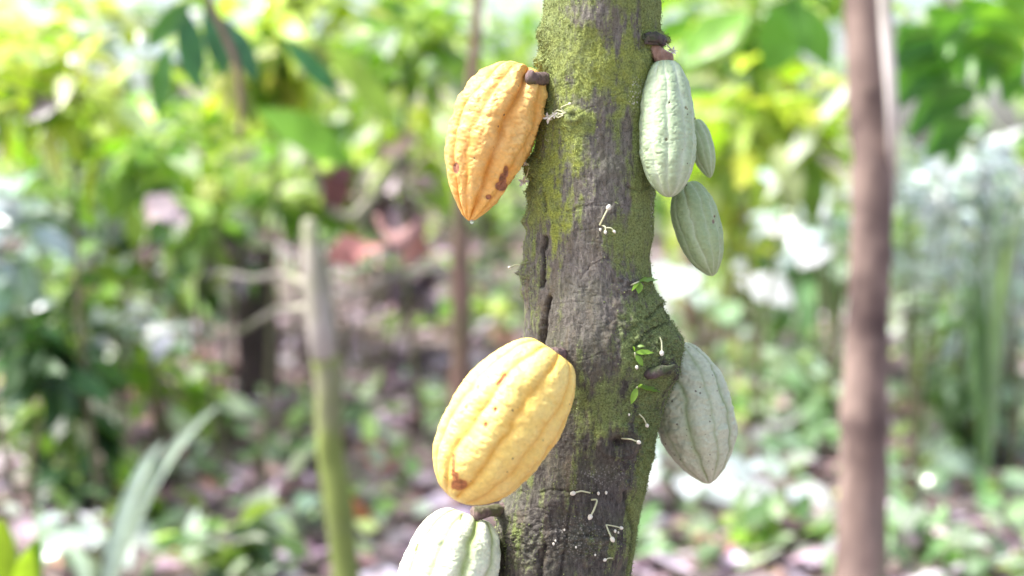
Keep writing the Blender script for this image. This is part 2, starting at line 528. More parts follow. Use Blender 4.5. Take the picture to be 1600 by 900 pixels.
# kind, px, py, Y, rx, rz, leaves, leaf size, palette, label
PLANTS = [
 # ---- upper left
 ('shrub', 60, 60, 5.2, 130, 110, 86, 0.29, 'yellow', 'bright yellow-green shrub filling the top left corner', G1),
 ('shrub', 60, 250, 4.6, 120, 90, 79, 0.22, 'fresh', 'fresh green shrub at the left edge below a dark hanging leaf', G1),
 ('shrub', 190, 130, 7.5, 110, 110, 93, 0.26, 'fresh', 'airy green shrub with white sky gaps near the top left', G1),
 ('shrub', 330, 250, 6.5, 120, 90, 86, 0.23, 'yellow', 'yellow-green shrub behind the curved hanging branch', G1),
 ('shrub', 470, 110, 6.0, 110, 130, 108, 0.31, 'yellow', 'tall yellow-green shrub left of the upper orange pod', G1),
 ('shrub', 620, 130, 7.5, 110, 130, 100, 0.31, 'yellow', 'sunlit lime shrub directly behind the upper orange pod', G1),
 ('shrub', 540, 250, 5.5, 120, 70, 64, 0.31, 'fresh', 'green shrub with long leaves above the reddish dead leaves', G1),
 ('shrub', 780, 60, 8.5, 90, 110, 72, 0.29, 'fresh', 'pale green shrub touching the cacao trunk on its left side', G1),
 ('shrub', 150, 330, 5.0, 130, 70, 64, 0.20, 'silver', 'shrub with gloss coloured pale into its leaves beside the pink-white dead leaf', G1),
 ('shrub', 60, 430, 3.9, 110, 80, 90, .20, 'mid', 'mid green shrub at the left edge at half height', G1),
 ('shrub', 200, 480, 4.4, 130, 70, 90, .19, 'fresh', 'broad-leaved shrub left of the dark tree stump', G1),
 ('shrub', 80, 610, 3.6, 130, 90, 110, .17, 'mid', 'dense green shrub above the silvery leaves at lower left', G1),
 ('shrub', 330, 420, 7.5, 100, 60, 36, 0.20, 'sage', 'sage green shrub behind the thin pale twigs', G1),
 ('shrub', 560, 330, 8.0, 120, 50, 50, 0.21, 'sage', 'dull green shrub behind the reddish dead leaves', G1),
 ('shrub', 770, 300, 7.5, 70, 90, 43, 0.21, 'mid', 'dim green shrub between upper orange pod and trunk', G1),
 ('dry_shrub', 350, 385, 4.4, 90, 40, 70, .13, 'dry', 'tangle of dry mauve leaves beside the dark stump', G5),
 ('dry_shrub', 640, 430, 6.0, 110, 40, 80, .15, 'dry', 'low dry shrub with grey leaves under the reddish dead leaves', G5),
 ('dry_shrub', 600, 290, 5.2, 70, 50, 50, .17, 'dry', 'dry brown shrub behind the looping grey vine', G5),
 ('dry_shrub', 150, 440, 5.4, 130, 50, 70, .13, 'dry', 'dry greyish brush behind the green shrubs at the left edge', G5),
 ('dry_shrub', 470, 500, 6.5, 100, 40, 70, .12, 'dry', 'dry grey brush behind the top of the mossy pole', G5),
 ('shrub', 240, 590, 4.2, 80, 60, 56, .17, 'fresh', 'sparse green shrub between the left edge and the dark stump', G1),
 ('shrub', 110, 90, 3.2, 170, 120, 110, .22, 'yellow', 'large-leaved lime shrub in front of the others at the top left', G1),
 ('shrub', 450, 50, 3.8, 150, 90, 110, .24, 'yellow', 'lime shrub at the top edge right of the curved branch', G1),
 ('shrub', 650, 60, 4.4, 130, 100, 100, .26, 'fresh', 'green shrub at the top edge above the upper orange pod', G1),
 ('shrub', 230, 60, 6.0, 150, 80, 110, .2, 'mid', 'darker shrub behind the curved hanging branch at the top', G1),
 ('shrub', 260, 200, 4.2, 130, 70, 80, .2, 'fresh', 'green shrub below the dark hanging leaves at upper left', G1),
 ('shrub', 30, 350, 3.4, 90, 80, 60, .17, 'silver', 'silvery-leaved shrub touching the left edge', G1),
 ('shrub', 1220, 20, 4.6, 160, 70, 90, .26, 'fresh', 'green shrub at the top edge left of the brown trunk', G2),
 ('shrub', 150, 190, 4.6, 130, 60, 60, .16, 'glare', 'shrub with leaves whitened to read as glare at upper left', G1),
 ('shrub', 160, 60, 5.0, 120, 50, 40, .16, 'glare', 'sparse shrub with white glints coloured into its leaves near the top left corner', G1),
 ('shrub', 560, 60, 5.4, 130, 50, 40, .2, 'glare', 'sparse shrub coloured pale for shine at the top edge left of the trunk', G1),
 ('shrub', 170, 500, 3.9, 150, 80, 50, .12, 'glare', 'shrub with pale glare flecks coloured into its leaves at the left at half height', G1),
 ('shrub', 1480, 270, 4.4, 120, 90, 200, .13, 'glare', 'shrub coloured whitish for glare behind the drooping lobed leaves', G2),
 ('shrub', 1570, 330, 4.2, 90, 110, 150, .12, 'glare', 'shrub with pale glitter coloured into its leaves at the right edge', G2),
 ('shrub', 1280, 330, 5.2, 90, 60, 34, .24, 'glare', 'glare-coloured shrub touching the left side of the brown trunk', G2),
 ('shrub', 300, 400, 4.8, 120, 50, 60, .19, 'mid', 'green shrub whose leaves overlap the dry mauve tangle', G1),
 ('shrub', 60, 540, 3.2, 90, 60, 50, .19, 'dark', 'dark green large-leaved shrub low at the left edge', G1),
 ('shrub', 470, 290, 5.0, 90, 50, 50, .2, 'fresh', 'green shrub just above the top of the mossy pole', G1),
 ('shrub', 1470, 590, 4.4, 120, 50, 110, .13, 'sage', 'low sage green bush right of the brown trunk above the litter', G2),
 ('shrub', 1210, 590, 5.0, 90, 50, 80, .13, 'sage', 'low sage green bush right of the grey-green pod', G2),
 ('shrub', 330, 330, 3.8, 110, 60, 50, .18, 'mid', 'nearer dark green shrub under the curved hanging branch', G1),
 # ---- upper right
 ('shrub', 1120, 60, 6.5, 130, 80, 79, 0.36, 'fresh', 'broad-leaved green shrub right of the cacao trunk top', G2),
 ('shrub', 1170, 220, 6.0, 110, 80, 64, 0.34, 'yellow', 'yellow-green shrub between green pods and brown trunk', G2),
 ('shrub', 1130, 330, 7.0, 110, 90, 72, 0.31, 'yellow', 'lime shrub behind the lower hanging green pod', G2),
 ('shrub', 1250, 110, 9.0, 100, 90, 72, 0.31, 'sage', 'pale shrub just left of the brown trunk top', G2),
 ('shrub', 1250, 400, 6.0, 110, 70, 90, .22, 'sage', 'pale green shrub left of the brown trunk middle', G2),
 ('shrub', 1190, 160, 4.2, 120, 80, 64, .26, 'yellow', 'nearer lime shrub between the green pods and the brown trunk', G2),
 ('shrub', 1540, 10, 6.5, 130, 50, 60, .28, 'fresh', 'green shrub filling the top right corner', G2),
 ('shrub', 1470, 490, 5.5, 100, 60, 90, .16, 'fresh', 'green shrub right of the brown trunk at half height', G2),
 ('shrub', 1570, 420, 6.5, 90, 130, 96, 0.18, 'silver', 'silver green shrub at the right edge below the ferns', G2),
 ('shrub', 1130, 480, 7.5, 110, 60, 90, .18, 'mid', 'mid green shrub above the grey-green pod', G2),
 ('shrub', 1240, 560, 5.5, 90, 60, 60, 0.16, 'mid', 'small-leaved shrub between grey-green pod and brown trunk', G2),
 ('shrub', 1470, 640, 4.6, 100, 60, 78, 0.14, 'mid', 'low bushy green plant right of the brown trunk base', G2),
]
for (kd, px, py, Y, rx, rz, n, ls, pal, lab, grp) in PLANTS:
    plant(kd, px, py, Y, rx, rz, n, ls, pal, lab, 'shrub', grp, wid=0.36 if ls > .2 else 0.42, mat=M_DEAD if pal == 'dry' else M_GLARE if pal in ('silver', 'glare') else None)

exec_later = []

# ---- low plants on the forest floor
LOW = [
 (250, 790, 3.3, 70, 50, 40, .15, 'fresh', 'small green plant at the foot of the silvery leaves'),
 (350, 860, 3.1, 60, 50, 40, .14, 'mid', 'small dark-green plant left of the mossy pole base'),
 (130, 760, 3.4, 60, 40, 36, .13, 'dark', 'dark small plant under the dense green shrub'),
 (640, 500, 8.5, 50, 24, 30, .15, 'fresh', 'small bright plant right of the mossy pole'),
 (780, 490, 8.0, 40, 26, 30, .16, 'yellow', 'small lime plant left of the trunk above the yellow pod'),
 (430, 700, 5.0, 70, 26, 50, .09, 'sage', 'pale ground plant left of the mossy pole'),
 (590, 780, 4.4, 60, 24, 40, .08, 'mid', 'low green plant between mossy pole and yellow pod'),
 (440, 820, 3.9, 60, 30, 50, .09, 'silver', 'grey-green ground plant just left of the mossy pole base'),
 (1150, 620, 6.0, 60, 30, 50, .10, 'fresh', 'low green plant behind the tip of the grey-green pod'),
 (1180, 830, 4.0, 50, 30, 36, .12, 'fresh', 'small upright plant in front of the pale ground leaves'),
 (1260, 680, 5.0, 60, 30, 60, .09, 'sage', 'pale low plant left of the brown trunk base'),
 (1520, 560, 5.8, 70, 34, 60, .12, 'silver', 'silvery low plant among the ferns on the right'),
 (1560, 860, 3.6, 70, 40, 50, .13, 'sage', 'pale leafed ground plant in the bottom right corner'),
 (1450, 850, 3.8, 60, 30, 50, .11, 'sage', 'pale ground plant right of the brown trunk foot'),
 (1100, 690, 5.0, 60, 30, 44, .13, 'glare', 'pale plant behind the tip of the grey-green pod'),
 (1330, 850, 4.4, 90, 30, 60, .12, 'sage', 'sage plant around the foot of the brown trunk'),
 (1240, 640, 5.4, 60, 26, 40, .11, 'mid', 'dark green low plant left of the brown trunk'),
 (1010, 840, 4.6, 60, 30, 40, .14, 'silver', 'bluish pale plant right of the cacao trunk foot'),
]
for (px, py, Y, rx, rz, n, ls, pal, lab) in LOW:
    plant('ground_plant', px, py, Y, rx, rz, n, ls, pal, lab, 'plant', G3, wid=0.5, nbranch=7, upright=.75, stem_r=.005)

# ---- broad pale taro-like plants
def broad_plant(px, py, Y, rpx, n, size, pal, label, tilt=0.0, mat=None, wid=0.7):
    Y = min(Y, ground_Y(px, py + 30))
    c = at(px, py, Y)
    s = px_size(c)
    gz = float(ground_z(c[0], Y)) - .01
    base = np.array([c[0], Y, gz])
    root = thing('broadleaf_plant', base, label, 'plant', 'broad-leaved plants on the forest floor')
    tb = TB()
    P, D, U = [], [], []
    for i in range(n):
        a = 2 * math.pi * (i + rng.uniform(-.3, .3)) / n
        r = rpx * s * rng.uniform(.3, 1)
        e = np.array([math.cos(a) * r, math.sin(a) * r, (c[2] - gz) * rng.uniform(.75, 1.2)])
        e[2] = max(e[2], rng.uniform(.14, .24))
        u = np.linspace(0, 1, 8)[:, None]
        tb.tube(2 * u * (1 - u) * np.array([e[0] * .2, e[1] * .2, e[2] * .8]) + u * u * e, 0.006, 6)
        P.append(e); D.append([math.cos(a), math.sin(a), -.1]); U.append([rng.normal() * .2, -tilt - .35 + rng.normal() * .15, 1])
    n_ = len(P)
    me = leaf_mesh('foliage', np.array(P), np.array(D), np.array(U), size * rng.uniform(.8, 1.3, n_), pick(pal, n_), wid=wid, droop=.3, nseg=7, tip=0.8)
    link('foliage', me, mat or M_GLARE, root)
    tb.build('stem', M_STEM, root)


broad_plant(1055, 770, 4.6, 60, 8, .17, 'glare', 'pale bluish broad-leaved plant below the grey-green pod', .35)
broad_plant(1020, 700, 5.2, 50, 6, .18, 'glare', 'whitish broad-leaved plant beside the trunk at lower right', .35)
broad_plant(1160, 740, 4.4, 50, 5, .16, 'sage', 'pale broad-leaved plant with litter around it right of the grey-green pod', .3)
broad_plant(1215, 800, 4.2, 50, 6, .12, 'glare', 'whitish broad-leaved plant left of the brown trunk foot', .3)
broad_plant(1305, 340, 5.0, 45, 6, .22, 'glare', 'glossy whitish leaves half hidden behind the brown trunk', .5)
broad_plant(1110, 440, 5.6, 80, 8, .26, 'glare', 'glossy leaves coloured white for glare under the lower hanging pod', .5)
broad_plant(1420, 770, 4.2, 40, 5, .13, 'sage', 'pale broad-leaved plant right of the brown trunk near the ground', .3)
broad_plant(1540, 790, 4.0, 60, 6, .13, 'sage', 'green broad-leaved plant near the bottom right corner', .3)
broad_plant(150, 850, 2.7, 60, 9, .17, 'silver', 'clump of silvery blue leaves at lower left', .4, wid=.45)

# ---- long silver arching leaf bottom left, grass blades in the corner, ferns at the right
def blades(kind, px, py, Y, tips, wpx, pal, label, cat, group, mat=None):
    b0 = at(px, py, Y); s = px_size(b0)
    base = np.array([b0[0], Y, float(ground_z(b0[0], Y))])
    root = thing(kind, base, label, cat, group)
    cols = pick(pal, len(tips))
    for i, (tx, ty, dY) in enumerate(tips):
        e = at(tx, ty, Y + dY) - base
        m = np.array([e[0] * .35, e[1] * .3, e[2] * .85])
        u = np.linspace(0, 1, 17)[:, None]
        c = 2 * u * (1 - u) * m + u * u * e
        tdir = np.gradient(c, axis=0)
        sd_ = np.cross(tdir, np.array([0.3, -1.0, 0.5])); sd_ /= np.linalg.norm(sd_, axis=1, keepdims=True)
        nn = np.cross(tdir, sd_); nn /= np.linalg.norm(nn, axis=1, keepdims=True)
        wd = wpx * s * .5 * (np.sin(np.pi * np.clip(u * .93 + .06, 0, 1)) ** .7)
        V = np.stack([c - sd_ * wd, c + nn * wd * .35, c + sd_ * wd], 1).reshape(-1, 3)
        F = grid_faces(3, 17, wrap=False)
        me = mesh_from('leaf', V, F)
        set_attr(me, 'col', np.repeat(cols[i:i + 1], len(V), 0))
        link('leaf', me, mat or M_LEAF, root)


blades('strap_leaf_plant', 150, 960, 2.3, [(345, 632, .5), (255, 690, .3), (100, 830, .1)], 22, 'sage', 'long arching silver-green strap leaves rising at lower left', 'plant', None, M_GLOSS)
blades('grass_tuft', 20, 980, 1.6, [(0, 810, 0), (-40, 830, .1), (62, 842, 0), (48, 860, -.1)], 44, 'yellow', 'bright yellow-green grass blades in the bottom left corner', 'grass', None)


def fern(px, py, Y, n, lpx, pal, label, lean=0.0):
    c = at(px, py, Y); s = px_size(c)
    base = np.array([c[0], Y, float(ground_z(c[0], Y))])
    root = thing('fern', base, label, 'fern', 'ferns on the right side')
    hz = c[2] - base[2]
    tb = TB()
    for i in range(n):
        P, D, U, S = [], [], [], []
        a = 2 * math.pi * i / n + rng.uniform(-.3, .3)
        L = lpx * s * rng.uniform(.7, 1.1)
        p0 = np.zeros(3); e = np.array([math.cos(a) * L, math.sin(a) * L * .8, hz * rng.uniform(.7, 1.1)])
        m = np.array([e[0] * .3, e[1] * .3, e[2] * 1.35 + .1])
        u = np.linspace(0, 1, 26)[:, None]
        pts = 2 * u * (1 - u) * m + u * u * e
        tb.tube(pts, 0.005 * (1 - .8 * u[:, 0]), 5)
        tdir = np.gradient(pts, axis=0); tdir /= np.linalg.norm(tdir, axis=1, keepdims=True)
        for j in range(6, 26):
            for sg in (-1, 1):
                sdv = np.cross(tdir[j], [0, 0, 1.0]); sdv /= np.linalg.norm(sdv) + 1e-9
                P.append(pts[j]); D.append(sdv * sg + tdir[j] * .35); U.append([0, -.2, 1.0] + rng.normal(size=3) * .15)
                S.append(L * .33 * math.sin(math.pi * (j - 4) / 23) + .02)
        me = leaf_mesh('frond', np.array(P), np.array(D), np.array(U), np.array(S), pick(pal, len(P), .08), wid=.24, droop=.3, nseg=3)
        link('frond', me, M_GLARE, root)
    tb.build('stem', M_STEM, root)


blades('grass_tuft', 1545, 640, 3.9, [(1520, 300, 0), (1560, 270, .1), (1590, 320, 0), (1500, 380, .1), (1575, 390, -.1), (1530, 440, 0), (1610, 300, .1), (1485, 450, 0)], 15, 'sage', 'tall upright pale grass at the right edge', 'grass', None)
fern(1440, 310, 4.0, 11, 110, 'glare', 'near fern coloured pale for glare right beside the brown trunk')
fern(1540, 560, 4.6, 9, 90, 'silver', 'blue-grey fern arching over the litter at the right')
fern(1480, 260, 5.5, 9, 120, 'silver', 'pale silvery fern with spreading fronds right of the brown trunk')
fern(1580, 320, 4.4, 11, 120, 'glare', 'fern whitened for glare at the right edge beside the silver green shrub')
fern(1430, 380, 6.2, 8, 100, 'silver', 'bluish fern close behind the brown trunk on its right')
fern(1540, 480, 5.2, 8, 100, 'sage', 'grey-green fern low at the right edge')

# ---- big lobed dark leaf at upper right, hanging leaves at upper left
def branch_with_leaves(kind, pts, r0, r1, leaf_specs, label, cat, group, bmat, anchor=None):
    """pts: (px,py,Y); leaf_specs: (px0,py0,px1,py1,Y,width px,colour,normal)"""
    W = np.array([at(*p) for p in pts])
    base = W[0]
    root = thing(kind, base, label, cat, group)
    n = 24
    tt = np.linspace(0, len(W) - 1, n)
    path = np.stack([np.interp(tt, range(len(W)), W[:, k]) for k in range(3)], 1)
    for _ in range(3):
        path[1:-1] = (path[:-2] + 2 * path[1:-1] + path[2:]) / 4
    tb = TB(); tb.tube(path - base, np.linspace(r0, r1, n), 8)
    tb.build('branch', bmat, root)
    for (x0, y0, x1, y1, Y, wp, col, lobed) in leaf_specs:
        a = at(x0, y0, Y); e = at(x1, y1, Y - .05)
        s = px_size(a)
        L = np.linalg.norm(e - a)
        ax = (e - a) / L
        up = (np.array([-.35, -.55, 1.0]) if min(col) > .5 else np.array([0.15, -1.0, 0.55])) + rng.normal(size=3) * .15
        if lobed:
            side = np.cross(up, ax); side /= np.linalg.norm(side); nor = np.cross(ax, side)
            u = np.linspace(0, 1, 61)
            prof = np.sin(np.pi * u ** .8) ** .7 * (0.36 + 0.64 * np.abs(np.sin(u * np.pi * 4.5)) ** .8)
            prof[0] = .02; prof[-1] = .02
            rows = []
            for v in (-1, -.5, 0, .5, 1):
                rows.append(a + np.outer(u * L, ax) + np.outer(v * prof * wp * s * .5, side) + np.outer(-.25 * L * u ** 2 + .1 * wp * s * abs(v) + .01 * np.sin(u * 30), nor) + np.outer(abs(v) * prof * .25 * L * .5, ax))
            V = np.stack(rows, 1).reshape(-1, 3) - base
            me = mesh_from('leaf', V, grid_faces(5, 61, wrap=False))
            set_attr(me, 'col', np.tile(np.array(col)[None], (len(V), 1)))
        else:
            me = leaf_mesh('leaf', (a - base)[None], ax[None], up[None], np.array([L]), np.array([col], float), wid=wp * s / L, droop=.15, nseg=10, tip=1.0)
        link('leaf', me, M_LEAF, root)


DG, DG2 = (0.09, 0.23, 0.06), (0.06, 0.17, 0.10)
branch_with_leaves('lobed_leaf_branch', [(1640, -40, 3.2), (1560, 20, 3.2), (1470, 50, 3.1), (1380, 60, 3.1)], .010, .004,
    [(1395, 40, 1515, 245, 3.1, 170, DG, True), (1560, 10, 1400, 120, 3.15, 130, (0.14, 0.34, 0.05), True), (1450, 40, 1620, 140, 3.0, 120, (0.13, 0.32, 0.05), True), (1600, -30, 1540, 130, 3.0, 110, (0.2, 0.42, 0.05), True)],
    'dark green lobed leaves hanging at upper right beside the brown trunk', 'branch', None, M_STEM)
branch_with_leaves('broad_leaf_branch', [(1330, -60, 3.4), (1250, -10, 3.4), (1170, 20, 3.4)], .008, .004,
    [(1250, -10, 1200, 115, 3.4, 80, (0.14, 0.34, 0.05), False), (1170, 20, 1060, 90, 3.4, 70, (0.2, 0.42, 0.06), False), (1220, 0, 1310, 100, 3.4, 70, (0.16, 0.36, 0.05), False)],
    'broad mid-green leaves hanging left of the brown trunk top', 'branch', None, M_STEM)
branch_with_leaves('curved_branch', [(300, -60, 2.3), (335, 20, 2.3), (368, 90, 2.3), (378, 150, 2.3), (374, 215, 2.3)], .012, .007,
    [(262, 70, 243, 185, 2.35, 32, DG, False), (285, 10, 312, 140, 2.4, 44, DG2, False), (350, 30, 405, 125, 2.35, 38, DG2, False), (325, 0, 352, 120, 2.4, 40, DG2, False), (300, 0, 225, 75, 2.4, 34, DG, False), (372, 120, 400, 200, 2.4, 22, (0.14, 0.2, 0.04), False)],
    'curved grey-brown branch with dark hanging leaves at upper left', 'branch', None, M_BARK_BROWN)
branch_with_leaves('dead_leaf_twig', [(-60, 110, 2.6), (20, 140, 2.6), (95, 160, 2.6)], .006, .003,
    [(95, 158, 35, 185, 2.6, 34, (0.06, 0.045, 0.05), False)],
    'dark curled dead leaf on a twig at the left edge', 'twig', None, M_BARK_DARK)
branch_with_leaves('long_leaf_branch', [(430, -60, 3.2), (470, 40, 3.2), (530, 130, 3.2)], .007, .003,
    [(440, 60, 540, 150, 3.2, 34, (0.06, 0.2, 0.08), False), (400, 170, 560, 250, 3.4, 60, (0.20, 0.42, 0.05), False), (500, 60, 640, 200, 3.4, 50, (0.35, 0.52, 0.08), False)],
    'thin branch with long green leaves left of the upper orange pod', 'branch', None, M_STEM)

# pink and reddish dead leaves, caught on twigs
def dead_leaf(x0, y0, x1, y1, Y, wp, col, label, ground=False):
    Y = min(Y, ground_Y(x0, max(y0, y1) + 6))
    a = at(x0, y0, Y); e = at(x1, y1, Y - .03)
    s = px_size(a); L = np.linalg.norm(e - a)
    up = np.array([rng.normal() * .15, -1.0, 0.5])
    me = leaf_mesh('dead_leaf', np.zeros((1, 3)), ((e - a) / L)[None], up[None], np.array([L]), np.array([col], float), wid=wp * s / L, droop=.3, nseg=10, tip=.9)
    co = np.empty(len(me.vertices) * 3, np.float32); me.vertices.foreach_get('co', co); co = co.reshape(-1, 3)
    co += (np.stack([vn(co + a, 9 / L * .35, s_) for s_ in (1, 2, 3)], 1) - .5) * L * .55 + (np.stack([vn(co + a, 24 / L * .35, s_) for s_ in (4, 5, 6)], 1) - .5) * L * .22
    me.vertices.foreach_set('co', co.ravel()); me.update()
    o = link('dead_leaf', me, M_DEAD)
    o.location = a
    tag(o, label, 'dead leaf', 'large dead leaves in the background')


dead_leaf(520, 410, 600, 370, 3.3, 46, (0.36, 0.16, 0.15), 'smaller reddish dead leaf left of the large pinkish one')
dead_leaf(585, 350, 670, 400, 3.3, 66, (0.46, 0.27, 0.25), 'large pinkish-red dead leaf left of the trunk')
dead_leaf(212, 345, 285, 318, 2.9, 56, (0.66, 0.53, 0.54), 'pale pink-white dead leaf in the left background')
dead_leaf(560, 250, 520, 330, 4.0, 40, (0.22, 0.10, 0.11), 'dark maroon dead leaf above the reddish pair')
dead_leaf(640, 215, 590, 250, 4.2, 34, (0.50, 0.36, 0.36), 'faded mauve dead leaf above the maroon one')
dead_leaf(545, 775, 575, 825, 3.4, 34, (0.60, 0.24, 0.10), 'orange dead leaf just right of the mossy pole')
dead_leaf(262, 840, 278, 862, 2.9, 22, (0.62, 0.16, 0.10), 'small red dead leaf near the bottom left')
dead_leaf(580, 725, 635, 740, 4.4, 22, (0.55, 0.24, 0.16), 'reddish brown dead leaf on the litter between pole and yellow pod')
dead_leaf(755, 525, 815, 530, 4.5, 28, (0.58, 0.36, 0.26), 'tan dead leaf left of the trunk just above the yellow pod')
dead_leaf(1205, 285, 1280, 310, 4.6, 34, (0.20, 0.13, 0.12), 'dark brown dead leaf between green pods and brown trunk')
dead_leaf(1205, 635, 1240, 622, 4.6, 20, (0.50, 0.36, 0.36), 'dull pink dead leaf behind and right of the grey-green pod')

# ------------------------------------------------------------------ background trunks
def pole(kind, pts, mat, label, cat, group, rootdown=True, seg=20, lump=.06, parts=None):
    """pts: (px, py, Y, width px)"""
    W = np.array([at(p[0], p[1], p[2]) for p in pts])
    R = np.array([p[3] for p in pts]) * px_size(W) * .5
    if rootdown:
        d = W[-1] - W[-2]
        gz = float(ground_z(W[-1][0], W[-1][1])) - .05
        if W[-1][2] > gz:
            k = (gz - W[-1][2]) / d[2]
            e = W[-1] + d * k
            e[2] = gz; e[0] = W[-1][0] + d[0] * min(k, 2)
            W = np.vstack([W, e]); R = np.append(R, R[-1] * 1.25)
    n = 70
    cum = np.concatenate([[0], np.cumsum(np.linalg.norm(np.diff(W, axis=0), axis=1))])
    q = np.linspace(0, cum[-1], n)
    path = np.stack([np.interp(q, cum, W[:, k]) for k in range(3)], 1)
    rr = np.interp(q, cum, R)
    for _ in range(6):
        path[1:-1] = (path[:-2] + 2 * path[1:-1] + path[2:]) / 4
        rr[1:-1] = (rr[:-2] + 2 * rr[1:-1] + rr[2:]) / 4
    base = path[-1]
    tb = TB(); tb.tube(path - base, rr, seg)
    V = np.concatenate(tb.v)
    ctr = np.repeat(np.concatenate([path[:1], path[:1], path, path[-1:], path[-1:]]) - base, seg, 0)
    dv = V - ctr
    V = ctr + dv * (1 + lump * 2 * (fbm(V + base, 14, 3, 3) - .5) * 2)[:, None]
    me = mesh_from('trunk', V, np.concatenate(tb.f))
    root = thing(kind, base, label, cat, group)
    link('trunk', me, mat, root)
    return root, base


GT = 'slender tree trunks behind the cacao tree'
pole('background_tree', [(1345, -500, 2.6, 54), (1346, -120, 2.6, 56), (1348, 0, 2.6, 58), (1353, 120, 2.6, 62), (1360, 240, 2.6, 58), (1364, 350, 2.6, 68), (1356, 480, 2.6, 60), (1353, 560, 2.6, 72), (1349, 750, 2.6, 74), (1345, 900, 2.6, 78)], M_BARK_PINK,
     'smooth pinkish-brown tree trunk standing right of the cacao tree', 'tree', GT, lump=.09)
pole('background_tree', [(1372, -400, 2.45, 22), (1378, -60, 2.45, 22), (1387, 60, 2.45, 21), (1395, 180, 2.45, 17), (1393, 330, 2.7, 10), (1372, 600, 2.8, 8), (1366, 900, 2.9, 8)], M_PALE,
     'thin pale grey stem close against the right side of the brown trunk', 'tree', GT)
rt, bs = pole('mossy_pole', [(484, 352, 2.7, 20), (492, 420, 2.7, 30), (500, 530, 2.7, 36), (513, 580, 2.7, 46), (514, 700, 2.7, 42), (530, 800, 2.7, 46), (540, 900, 2.7, 42)], M_BARK_MOSSY,
     'broken sapling pole with grey top and mossy green lower half', 'tree', GT)
# grey bare upper section and side twigs of the pole
tb = TB()
A_ = [at(483, 346, 2.69), at(492, 420, 2.69), at(499, 500, 2.69), at(506, 556, 2.69)]
tb.tube(np.array([np.array(p) - bs for p in A_]), np.array([.022, .036, .042, .041]), 16)
tb.build('bare_wood', M_BARK_GREY, rt)
for tw in ([(485, 445, 2.7), (440, 428, 3.25), (395, 436, 3.3), (345, 424, 3.4), (318, 432, 3.4)], [(500, 480, 2.7), (430, 485, 3.3), (380, 515, 3.35), (325, 530, 3.4)]):
    tb = TB(); tb.tube(np.array([at(*p) - bs for p in tw]), np.linspace(.016, .006, len(tw)), 8)
    tb.build('twig', M_BARK_GREY, rt)
pole('background_tree', [(396, 345, 5.2, 60), (400, 380, 5.2, 62), (398, 450, 5.2, 64), (404, 560, 5.2, 66), (400, 690, 5.2, 80)], M_BARK_DARK,
     'dark tree stump left of the mossy pole', 'tree', GT)
pole('background_tree', [(755, -300, 3.6, 15), (748, -40, 3.6, 16), (742, 100, 3.6, 18), (722, 230, 3.6, 22), (718, 400, 3.6, 30), (722, 520, 3.6, 32), (716, 700, 3.6, 34)], M_BARK_BROWN,
     'thin reddish-brown tree stem behind the upper orange pod', 'tree', GT)
pole('background_tree', [(1075, 380, 6.5, 24), (1078, 480, 6.5, 26), (1085, 640, 6.5, 28)], M_BARK_BROWN,
     'short brown stem seen between hanging pod and grey-green pod', 'tree', GT)
branch_with_leaves('pale_leaf_branch', [(1420, 20, 3.9), (1380, 80, 3.9), (1335, 135, 3.9)], .012, .008,
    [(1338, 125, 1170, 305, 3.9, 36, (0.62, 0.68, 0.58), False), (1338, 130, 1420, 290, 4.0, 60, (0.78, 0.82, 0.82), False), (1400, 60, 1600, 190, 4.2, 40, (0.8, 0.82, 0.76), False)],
    'large pale leaf slanting down to the left behind the brown trunk', 'branch', None, M_BARK_GREY)
for i_, (tw, lab) in enumerate([([(520, 470, 4.0), (620, 430, 4.1), (700, 420, 4.2), (800, 445, 4.3)], 'grey branch lying between mossy pole and cacao trunk'),
        ([(830, 355, 4.4), (770, 390, 4.5), (700, 470, 4.6)], 'slanting grey branch left of the cacao trunk')]):
    W_ = np.array([at(*p) for p in tw]); tb = TB(); tb.tube(W_ - W_[0], np.linspace(.013, .008, len(W_)), 8)
    tag(tb.build('fallen_branch', M_BARK_GREY), lab, 'branch', 'fallen grey branches').location = W_[0]
# slanting branch at the top right, drooping vine behind the dead leaves
tb = TB()
pts = np.array([at(1440, -60, 4.0), at(1500, 30, 4.0), at(1560, 90, 4.1), at(1660, 200, 4.2)])
tb.tube(pts - pts[0], .02, 10)
tag(tb.build('bare_branch', M_BARK_GREY), 'pale bare branch crossing the top right corner', 'branch').location = pts[0]
tb = TB()
pts = np.array([at(480, 240, 4.3), at(520, 330, 4.3), at(550, 345, 4.3), at(600, 290, 4.4), at(630, 240, 4.4)])
pp = np.stack([np.interp(np.linspace(0, 4, 30), range(5), pts[:, k]) for k in range(3)], 1)
for _ in range(5): pp[1:-1] = (pp[:-2] + 2 * pp[1:-1] + pp[2:]) / 4
tb.tube(pp - pp[0], .022, 10)
tag(tb.build('hanging_vine', M_BARK_GREY), 'grey looping vine above the reddish dead leaves', 'vine').location = pp[0]

